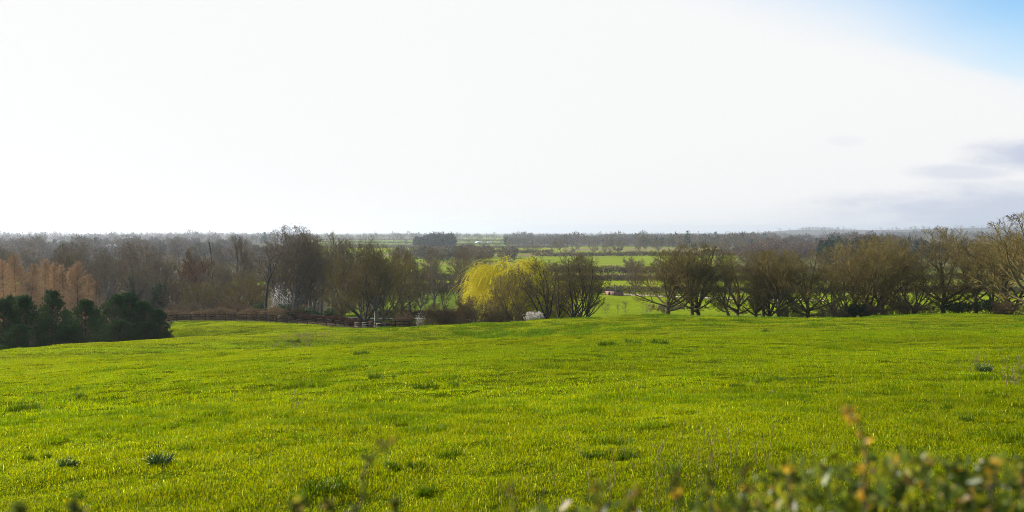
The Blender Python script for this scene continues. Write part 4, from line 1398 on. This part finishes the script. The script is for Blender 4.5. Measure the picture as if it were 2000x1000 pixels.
# ------------------------------------------------------------------ grass
def tuft(name, radius, n, h0, h1, wd, seed, mat, lean=1.15, yellow=0.06, square=True):
    r = np.random.default_rng(seed)
    if square:
        xy = r.uniform(-radius, radius, (n, 2))
    else:
        a, q = r.uniform(0, 6.28, n), radius * np.sqrt(r.random(n))
        xy = np.stack([np.cos(a) * q, np.sin(a) * q], 1)
    cl = 0.62 + 0.75 * vnoise(xy[:, 0] / (radius * 0.30) + 50, xy[:, 1] / (radius * 0.30) + 50, seed) + 0.25 * r.random(n)
    h = r.uniform(h0, h1, n) * np.clip(cl, 0.15, 1.5)
    a = r.uniform(0, 6.28, n)
    ld = np.stack([np.cos(a), np.sin(a)], 1) * (r.uniform(0.1, 1.0, n) * lean)[:, None]
    sa = a + r.normal(size=n) * 0.9 + PI / 2
    sd = np.stack([np.cos(sa), np.sin(sa), np.zeros(n)], 1) * (wd * r.uniform(0.6, 1.2, n) / 2)[:, None]
    b = np.column_stack([xy, np.full(n, -0.02)])
    m = b + np.column_stack([ld * (h * 0.35)[:, None], h * (0.58 - 0.06 * np.linalg.norm(ld, axis=1)) + 0.02])
    tp = b + np.column_stack([ld * (h * 1.05)[:, None], h * np.clip(1 - 0.45 * np.linalg.norm(ld, axis=1), 0.35, 1) + 0.02])
    v = np.stack([b - sd, b + sd, m + sd * 0.8, m - sd * 0.8, tp], 1).reshape(-1, 3)
    i = np.arange(n)[:, None] * 5
    c = np.ones((n, 3)) * r.uniform(0.5, 1.45, (n, 1))
    dry = r.random(n) < yellow
    c[dry] = c[dry] * [1.5, 1.05, 6.0]
    gr = r.random(n) < 0.25
    c[gr] = c[gr] * [0.75, 0.95, 1.2]
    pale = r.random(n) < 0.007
    c[pale] = [3.0, 2.6, 150.0]  # a few near-white blades: dew glints put into the tint
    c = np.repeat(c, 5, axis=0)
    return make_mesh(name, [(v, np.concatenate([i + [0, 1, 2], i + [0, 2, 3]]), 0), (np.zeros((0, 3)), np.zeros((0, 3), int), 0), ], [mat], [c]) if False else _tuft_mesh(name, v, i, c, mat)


def _tuft_mesh(name, v, i, c, mat):
    f = np.concatenate([i + [0, 1, 2], i + [0, 2, 3], i + [3, 2, 4]])
    return make_mesh(name, [(v, f, 0)], [mat], [c])


def grass_object(name, pts, nrmv, rotz, scl, tintc, tufts, idx, label):
    """scatter tufts on points with geometry nodes"""
    src = bpy.data.collections.new(name + '_tufts')
    for q, me in enumerate(tufts):
        o = bpy.data.objects.new(f'{name}_tuft_{q:02d}', me)
        src.objects.link(o)
    me = bpy.data.meshes.new(name)
    n = len(pts)
    me.vertices.add(n)
    me.vertices.foreach_set('co', pts.astype(np.float32).ravel())
    at_ = me.attributes.new('rot', 'FLOAT_VECTOR', 'POINT')
    ex, ey = np.arctan2(-nrmv[:, 1], nrmv[:, 2]), np.arctan2(nrmv[:, 0], nrmv[:, 2])
    # tilt about world X/Y then spin: build eulers through matrices
    E = np.zeros((n, 3), np.float32)
    up = Vector((0, 0, 1))
    for k in range(n):
        qn = up.rotation_difference(Vector(nrmv[k]))
        e = (qn.to_matrix() @ Matrix.Rotation(rotz[k], 3, 'Z')).to_euler()
        E[k] = e
    at_.data.foreach_set('vector', E.ravel())
    a2 = me.attributes.new('scl', 'FLOAT_VECTOR', 'POINT')
    a2.data.foreach_set('vector', scl.astype(np.float32).ravel())
    a3 = me.attributes.new('idx', 'INT', 'POINT')
    a3.data.foreach_set('value', idx.astype(np.int32))
    a4 = me.attributes.new('itint', 'FLOAT_COLOR', 'POINT')
    a4.data.foreach_set('color', np.hstack([tintc, np.ones((n, 1))]).astype(np.float32).ravel())
    me.materials.append(M['blade'])
    ob = link(name, me)
    ng = bpy.data.node_groups.new(name + '_scatter', 'GeometryNodeTree')
    ng.interface.new_socket('Geometry', in_out='INPUT', socket_type='NodeSocketGeometry')
    ng.interface.new_socket('Geometry', in_out='OUTPUT', socket_type='NodeSocketGeometry')
    N, Lk = ng.nodes, ng.links
    gi, go = N.new('NodeGroupInput'), N.new('NodeGroupOutput')
    ci = N.new('GeometryNodeCollectionInfo')
    ci.inputs['Collection'].default_value = src
    ci.inputs['Separate Children'].default_value = True
    ci.inputs['Reset Children'].default_value = True
    ip = N.new('GeometryNodeInstanceOnPoints')
    ip.inputs['Pick Instance'].default_value = True

    def na(nm, ty):
        q = N.new('GeometryNodeInputNamedAttribute')
        q.data_type = ty
        q.inputs['Name'].default_value = nm
        return q.outputs['Attribute']
    Lk.new(gi.outputs[0], ip.inputs['Points'])
    Lk.new(ci.outputs[0], ip.inputs['Instance'])
    Lk.new(na('idx', 'INT'), ip.inputs['Instance Index'])
    Lk.new(na('rot', 'FLOAT_VECTOR'), ip.inputs['Rotation'])
    Lk.new(na('scl', 'FLOAT_VECTOR'), ip.inputs['Scale'])
    Lk.new(ip.outputs[0], go.inputs[0])
    md = ob.modifiers.new('scatter', 'NODES')
    md.node_group = ng
    return tag(ob, label, 'grass', kind='stuff')


def scatter(d0, d1, sp, seed, pxl=-330, pxr=2330):
    r = np.random.default_rng(seed)
    xm = max(abs(pxl - 1000), abs(pxr - 1000)) / FPX * d1
    gx, gy = np.meshgrid(np.arange(-xm, xm, sp), np.arange(d0, d1, sp))
    x = gx.ravel() + r.uniform(-0.5, 0.5, gx.size) * sp
    y = gy.ravel() + r.uniform(-0.5, 0.5, gx.size) * sp
    px = 1000 + FPX * x / y
    k = (px > pxl) & (px < pxr) & (y > d0) & (y < d1)
    # not down among the trees beyond the field edge
    lim = np.interp(px, [-400, 0, 170, 325, 332, 480, 600, 700, 800, 1000, 1250, 1570, 2000, 2400], [102, 108, 118, 134, 184, 175.5, 165, 152, 152, 152, 160, 156, 156, 150])
    k &= y < lim
    x, y = x[k], y[k]
    e = 0.4
    z = gz(x, y)
    nx = -(gz(x + e, y) - gz(x - e, y)) / (2 * e)
    ny = -(gz(x, y + e) - gz(x, y - e)) / (2 * e)
    return np.stack([x, y, z], 1), unit(np.stack([nx, ny, np.ones(len(x))], 1)), r


ZONES = [('grass', 3.5, 21, 0.26, 0.20, 360, 0.026, 0.064, 0.0055), ('grass', 20, 62, 0.60, 0.45, 420, 0.030, 0.072, 0.010), ('grass', 60, 195, 1.4, 1.05, 440, 0.040, 0.095, 0.024)]
for zi, (nm, d0, d1, sp, rad_, nb, h0, h1, wd) in enumerate(ZONES):
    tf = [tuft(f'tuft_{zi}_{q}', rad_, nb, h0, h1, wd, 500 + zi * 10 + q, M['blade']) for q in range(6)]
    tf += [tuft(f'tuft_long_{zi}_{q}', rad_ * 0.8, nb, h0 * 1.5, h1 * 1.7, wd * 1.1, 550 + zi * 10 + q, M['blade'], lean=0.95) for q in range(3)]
    P, Nn, r = scatter(d0, d1, sp, 600 + zi)
    pxq = 1000 + FPX * P[:, 0] / P[:, 1]
    bank = sstep(88, 112, P[:, 1]) * sstep(600, 760, pxq) * (0.55 + 0.45 * sstep(1750, 1500, pxq))
    n = len(P)
    x, y = P[:, 0], P[:, 1]
    big = 0.45 * vnoise(x / 1.6, y / 1.3, 41) + vnoise(x / (0.42, 0.8, 1.6)[zi], y / (0.3, 0.7, 1.6)[zi], 42)
    wide = vnoise(x / 14, y / 9, 43)
    long_ = (big + 0.35 * wide + r.normal(size=n) * 0.15) > ((0.72 if zi == 0 else 0.75 if zi == 1 else 0.8) - 0.40 * bank)
    idx = np.where(long_, r.integers(6, 9, n), r.integers(0, 6, n))
    fine_ = vnoise(x / (0.34, 0.8, 1.8)[zi], y / (0.30, 0.7, 1.8)[zi], 46) * 0.9 + 0.35 * vnoise(x / 1.1, y / 0.9, 47)
    s = np.clip(r.uniform(0.75, 1.15, n) * (1 + 0.12 * wide) * (1 + 0.5 * fine_), 0.35, 2.0)
    scl = np.stack([np.full(n, 1.1), np.full(n, 1.1), s * (1 + 0.7 * bank * long_)], 1)
    t = np.ones((n, 3)) * np.clip(1 + 0.14 * wide + 0.14 * vnoise(x / 3.3, y / 3.0, 44) - 0.20 * fine_, 0.55, 1.5)[:, None]
    t[:, 0] *= 1 + 0.10 * vnoise(x / 22, y / 13, 45)
    side = np.clip((x / np.maximum(y, 1)) / 0.5, -1, 1)
    t = np.where(long_[:, None], t * (np.array([0.66, 0.78, 1.0]) - bank[:, None] * np.array([0.22, 0.18, 0.0])), t)
    grass_object('grass', P, Nn, r.uniform(0, 6.28, n), scl, t, tf, idx, ('short bright turf of the near field', 'bright turf across the middle of the field', 'bright turf on the far part of the field')[zi])

# prominent tussocks, leaf clumps, dry stalks
TK = [tuft(f'tussock_{q}', 0.22, 420, 0.14, 0.30, 0.008, 700 + q, M['blade_dark'], lean=0.9, square=False, yellow=0.03) for q in range(3)]
TKF = [tuft(f'tussock_far_{q}', 0.40, 420, 0.14, 0.34, 0.02, 710 + q, M['blade_dark'], lean=0.9, square=False, yellow=0.03) for q in range(3)]


def dist_at(px, py):
    """distance along the ground seen at a pixel"""
    d = np.geomspace(5, 190, 700)
    x = (px - 1000) / FPX * d
    row = Y0 + (CAMZ - gz(x, d)) / d * FPX
    k = np.nonzero(row <= py)[0]
    return float(d[k[0]]) if len(k) else 150.0


TSK = [(640, 962, 95, 'large dark grass tussock at the bottom of the field, widest of all'), (585, 978, 45, 'dark grass tussock just left of the widest one'), (815, 915, 55, 'dark grass tussock up and right of the widest one'), (830, 968, 50, 'dark grass tussock right of the widest one'),
       (765, 918, 45, 'dark grass tussock in the middle of a row of three'), (880, 895, 60, 'low dark tussock at the upper right of the row of three'), (1225, 896, 60, 'low dark tussock line below the dry stalks on the left'), (1160, 898, 50, 'low dark tussock left of the dry stalks'),
       (150, 762, 30, 'dark low tussock, upper of two at the left'), (153, 777, 34, 'dark low tussock, lower of two at the left'), (50, 802, 60, 'flat dark tussock line at the left edge'), (260, 840, 13, 'small blue-green tuft alone on the left slope'),
       (55, 900, 26, 'dark tuft left of the pale-tipped leaf clump'), (92, 896, 26, 'dark tuft beside the pale-tipped leaf clump'), (150, 978, 35, 'dark tussock at the bottom left corner'), (735, 740, 35, 'thin dark tussock in mid field, left of two'), (770, 738, 18, 'thin dark tussock in mid field, right of two'),
       (830, 760, 55, 'ragged low tussock in mid field'), (885, 757, 40, 'ragged low tussock right of its longer neighbour in mid field'), (1442, 757, 34, 'dark tussock on the right slope, wider of two'), (1480, 752, 22, 'dark tussock on the right slope beside the wider one'), (1525, 747, 28, 'brown-topped dark tussock on the right slope'),
       (1185, 675, 40, 'dark tussock at the left of the line below the far bank'), (1235, 672, 50, 'dark tussock in the middle of the line below the far bank'), (1288, 671, 40, 'dark tussock at the right of the line below the far bank'),
       (1495, 648, 22, 'dark tussock on the far bank under the right row'), (705, 692, 40, 'dark tussock on the far slope below the pale fence'), (575, 668, 30, 'dark tussock on the far slope near the reed patch'), (1890, 825, 40, 'dark tussock on the right slope above the hedge'), (1850, 800, 30, 'small dark tussock on the right slope')]
for q, (px, py, wpx, lab) in enumerate(TSK):
    d = dist_at(px, py)
    x, y, z = at(px, d)
    near = d < 40
    o = link('grass_tussock', (TK if near else TKF)[q % 3])
    s = 1.15 * wpx / FPX * d / (0.56 if near else 1.0)
    o.location = (x, y, z - 0.01)
    o.rotation_euler = (0, 0, q * 1.3)
    o.scale = (s, s * 0.7, min(max(s * 0.75, 0.6), 1.4))
    tag(o, lab, 'grass tussock', 'dark tussocks in the field')


def leaf_clump(seed, n=170, rad_=0.16, h=0.30):
    """strap leaves arching out of one crown, some tipped with white faces standing in for glints"""
    r = np.random.default_rng(seed)
    a, q = r.uniform(0, 6.28, n), rad_ * np.sqrt(r.random(n))
    p = np.stack([np.cos(a) * q, np.sin(a) * q, np.full(n, -0.03)], 1)
    P = curve(p, np.stack([np.cos(a) * 0.5, np.sin(a) * 0.5, np.ones(n)], 1) + r.normal(size=(n, 3)) * 0.3, h * r.uniform(0.6, 1.15, n), 5, r, -0.06, 0.12, 0.06)
    wd = np.array([0.011, 0.012, 0.011, 0.008, 0.003])
    sd = unit(np.cross(P[:, -1] - P[:, 0], rdirs(n, r)))[:, None] * wd[None, :, None] / 1.4
    v = np.stack([P - sd, P + sd], 2).reshape(-1, 3)
    i, k = np.meshgrid(np.arange(n), np.arange(4), indexing='ij')
    b = i * 10 + k * 2
    f = np.stack([b, b + 1, b + 3, b + 2], -1).reshape(-1, 4)
    glt = []
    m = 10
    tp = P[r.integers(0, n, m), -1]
    gtp = np.repeat(tp, 4, axis=0)
    glt = leaves(gtp, np.full(len(gtp), 0.026), np.full(len(gtp), 0.015), r, rdirs(len(gtp), r) + [0, 0, -0.5])  # glints on the leaf tips, modelled as small white faces
    return make_mesh('strap_leaves', [(v, f, 0)], [M['daffodil']]), make_mesh('pale_flowers', [(*glt, 0)], [M['leaf_glint']])


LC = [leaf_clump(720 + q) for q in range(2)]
for q, (px, py, wpx, lab) in enumerate([(310, 908, 48, 'large dark leaf clump with pale tips low on the left'), (133, 912, 34, 'smaller leaf clump with pale tips left of the large one'),
                                        (1922, 726, 30, 'dark leaf clump with pale tips high on the right slope'), (1507, 772, 16, 'small pale-tipped leaf clump below the dark tussocks on the right')]):
    d = dist_at(px, py)
    o = link('leaf_clump', None)
    x, y, z = at(px, d)
    o.location = (x, y, z)
    s = wpx / FPX * d / 0.50
    o.scale = (s, s, s)
    o.rotation_euler = (0, 0, q * 2.0)
    link('leaf', LC[q % 2][0], o)
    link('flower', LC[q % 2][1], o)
    tag(o, lab, 'leaf clump', 'pale-tipped leaf clumps')


def stalks(name, spots, label, seed, h=(0.3, 0.7), rad_=0.004, kind=None, cat='dry stalks'):
    r = np.random.default_rng(seed)
    x, y = spots[:, 0], spots[:, 1]
    n = len(x)
    p = np.stack([x, y, gz(x, y) - 0.03], 1)
    Q = curve(p, np.array([0, 0, 1.0]) + r.normal(size=(n, 3)) * 0.26, r.uniform(*h, n), 6, r, 0.03, 0.06)
    v, f = tubes(Q, np.linspace(1, 0.5, 6)[None] * rad_ * r.uniform(0.7, 1.2, (n, 1)), 3)
    m = 5
    pt, tg, _ = sample(Q, np.full((n, 6), 0.003), r.uniform(0.55, 1.0, (n, m)))
    sp = spikes(pt.reshape(-1, 3), tg.reshape(-1, 3) + rdirs(n * m, r) * 0.6, r.uniform(0.03, 0.09, n * m), np.full(n * m, rad_ * 1.6), r)
    o = link(name, make_mesh(name, [(v, f, 0), (*sp, 0)], [M['stem_dry']]))
    return tag(o, label, cat, kind=kind)


r = np.random.default_rng(77)


def spots_px(n, px, spx, d0, d1):
    p, d = r.normal(px, spx, n), r.uniform(d0, d1, n)
    return np.stack([(p - 1000) / FPX * d, d], 1)


stalks('dry_stalks', np.concatenate([spots_px(75, 1400, 110, 8.6, 11.5), spots_px(26, 1180, 90, 8.4, 9.6)]), 'thin dry brown stalks rising behind the blurred hedge', 78, (0.2, 0.55), 0.0028, kind='stuff')
stalks('dry_stalks', np.concatenate([spots_px(380, 600, 28, 98, 122), spots_px(60, 560, 20, 100, 118)]), 'reddish dry rush patch on the far slope', 79, (0.25, 0.6), 0.018, kind='stuff')
stalks('dry_plant', spots_px(9, 580, 7, 19.3, 19.9), 'thin bare weed stalks standing alone in mid field', 80, (0.3, 0.7), 0.004, cat='plant')
stalks('dry_plant', spots_px(22, 1985, 12, 19.5, 21), 'thin reddish weed stalks at the right edge of the field', 81, (0.4, 0.9), 0.005, cat='plant')
stalks('dry_plant', spots_px(26, 1910, 22, 24.5, 26.5), 'pale dry grass stalks above the right-hand leaf clump', 82, (0.25, 0.55), 0.004, cat='plant')

# ------------------------------------------------------------------ foreground hedge, out of focus
HT = np.array([(-2.6, -0.78), (-1.1, -0.72), (-0.5, -0.705), (0.0, -0.65), (0.3, -0.60), (0.55, -0.555), (0.85, -0.515), (1.15, -0.49), (1.6, -0.475), (2.8, -0.46)])
HD = leafy('hedge_leaf', (1, 1, 1), (0.85, 0.85, 0.85), 0.5, 0.035, 0.5, tint=True, scale=6)
r = np.random.default_rng(88)


def leafcols(n):
    pal = np.array([(0.075, 0.105, 0.018), (0.14, 0.175, 0.016), (0.25, 0.25, 0.014), (0.30, 0.28, 0.02), (0.24, 0.15, 0.03), (0.13, 0.09, 0.03)])
    k = r.choice(6, n, p=[0.36, 0.31, 0.20, 0.07, 0.03, 0.03])
    return pal[k] * r.uniform(0.7, 1.3, (n, 1))


hroot = link('hedge', None)
hroot.location = (0, 2.15, g1(0, 2.15))
tag(hroot, 'near leafy hedge with green and amber leaves, blurred along the bottom edge', 'hedge')
ho = np.array(hroot.location)
n = 27000
x = r.uniform(-2.6, 2.8, n)
y = 2.15 + r.normal(size=n) * 0.20
top = np.interp(x, HT[:, 0], HT[:, 1]) + 0.035 * vnoise(x / 0.13, y / 0.2, 51) + 0.05 * vnoise(x / 0.4, y / 0.4, 52)
dep = r.exponential(0.22, n)
z = CAMZ + top - np.abs(y - 2.15) * 0.25 - dep
k = z > gz(x, y) + 0.05
P = np.stack([x, y, z], 1)[k] - ho
n = len(P)
L = r.uniform(0.020, 0.046, n)
lf = leaves(P, L, L * 0.55, r, rdirs(n, r) + [0, 0, 0.5])
link('foliage', make_mesh('hedge_foliage', [(*lf, 0)], [HD], [np.repeat(leafcols(n), 4, axis=0)]), hroot)
n = 1500
x = r.uniform(-2.6, 2.8, n)
y = 2.15 + r.normal(size=n) * 0.14
tp = CAMZ + np.interp(x, HT[:, 0], HT[:, 1]) - 0.02 + 0.05 * vnoise(x / 0.3, y / 0.3, 53)
gg = gz(x, y)
z0 = gg + (tp - gg) * r.uniform(0, 0.75, n)
Q = curve(np.stack([x, y, z0], 1) - ho, rdirs(n, r) * 0.5 + [0, 0, 1.0], (tp - z0) * 0.9, 6, r, 0.05, 0.15)
n0 = 50
x0 = np.linspace(-2.5, 2.7, n0)
y0_ = 2.15 + r.normal(size=n0) * 0.06
g0 = gz(x0, y0_)
Q0 = curve(np.stack([x0, y0_, g0 - 0.05], 1) - ho, r.normal(size=(n0, 3)) * 0.15 + [0, 0, 1.0], np.full(n0, 1.1), 8, r, 0.02, 0.1)
link('branch', make_mesh('hedge_branch', [(*tubes(Q, np.full((n, 6), 0.0022), 3), 0), (*tubes(Q0, np.linspace(0.016, 0.007, 8)[None].repeat(n0, 0), 5), 0)], [M['bark_pine']]), hroot)


def shoot(pxs, d, nl, warm, label):
    """a long leafy shoot standing out of the hedge, through pixel points"""
    K = 14
    pxs = np.array(pxs, float)
    tt = np.linspace(0, 1, K)
    s = np.linspace(0, 1, len(pxs))
    qx, qy = np.interp(tt, s, pxs[:, 0]), np.interp(tt, s, pxs[:, 1])
    C = np.stack([(qx - 1000) / FPX * d, np.full(K, d), CAMZ - (qy - Y0) / FPX * d], 1) + r.normal(size=(K, 3)) * 0.004 - ho
    v, f = tubes(C[None], np.linspace(0.0035, 0.0015, K)[None], 5)
    t = np.concatenate([r.uniform(0, 1, nl), r.uniform(0.93, 1.0, nl // 5)])
    pt, tg, _ = sample(C[None], np.full((1, K), 0.002), t[None])
    n = len(t)
    L = r.uniform(0.013, 0.026, n)
    lf = leaves(pt[0], L, L * 0.55, r, tg[0] * 0.7 + rdirs(n, r))
    c = leafcols(n)
    c = np.where((r.random(n) < warm)[:, None], np.array([(0.62, 0.36, 0.03)]) * r.uniform(0.7, 1.2, (n, 1)), c)
    o = link('shoot', make_mesh('hedge_shoot', [(v, f, 0), (*lf, 1)], [M['bark_pine'], HD], [np.ones((len(v), 3)), np.repeat(c, 4, axis=0)]), hroot)
    o['label'] = label
    return o


shoot([(1685, 1010), (1688, 940), (1690, 880), (1683, 840), (1670, 815), (1656, 805)], 1.95, 46, 0.75, 'tall amber shoot curling over at its tip')
shoot([(690, 1030), (705, 970), (712, 920), (730, 885), (768, 862)], 2.0, 26, 0.1, 'thin dark shoot bending to the right')
shoot([(1012, 1040), (1005, 990), (996, 945)], 2.0, 20, 0.1, 'short dark shoot')
shoot([(700, 1020), (690, 985)], 2.0, 10, 0.1, 'short thin shoot')
for px, ty in ((1165, 945), (1240, 950), (1320, 930), (1385, 925), (1450, 910), (1545, 925), (1750, 905), (1800, 895), (1860, 915), (1935, 905), (1990, 915), (150, 985), (585, 975), (640, 985), (770, 975), (40, 990)):
    shoot([(px + 5, 1030), (px + r.normal() * 8, (1010 + ty) / 2), (px, ty)], r.uniform(1.8, 2.2), 34, 0.12, None if False else 'short leafy shoot of the hedge')

# ------------------------------------------------------------------ air
hz = bpy.data.materials.new('air')
hz.use_nodes = True
t = NT(hz.node_tree)
t.n.clear()
o = t.add('ShaderNodeOutputMaterial')
pv = t.add('ShaderNodeVolumePrincipled')
pv.inputs['Color'].default_value = (0.67, 0.74, 0.85, 1)
pv.inputs['Density'].default_value = 9e-5
pv.inputs['Anisotropy'].default_value = 0.5
t.link(pv.outputs[0], o.inputs['Volume'])
zmin, zmax = float(GZ.min()) - 1.0, float(GZ.max()) + 30
v, f = boxv(-15500, 15500, -15500, 15500, zmin, zmax)
tag(link('haze', make_mesh('haze', [(v, f, 0)], [hz])), 'pale air over the valley', kind='stuff')
print('objects', len(bpy.data.objects), 'verts', sum(len(m.vertices) for m in bpy.data.meshes))
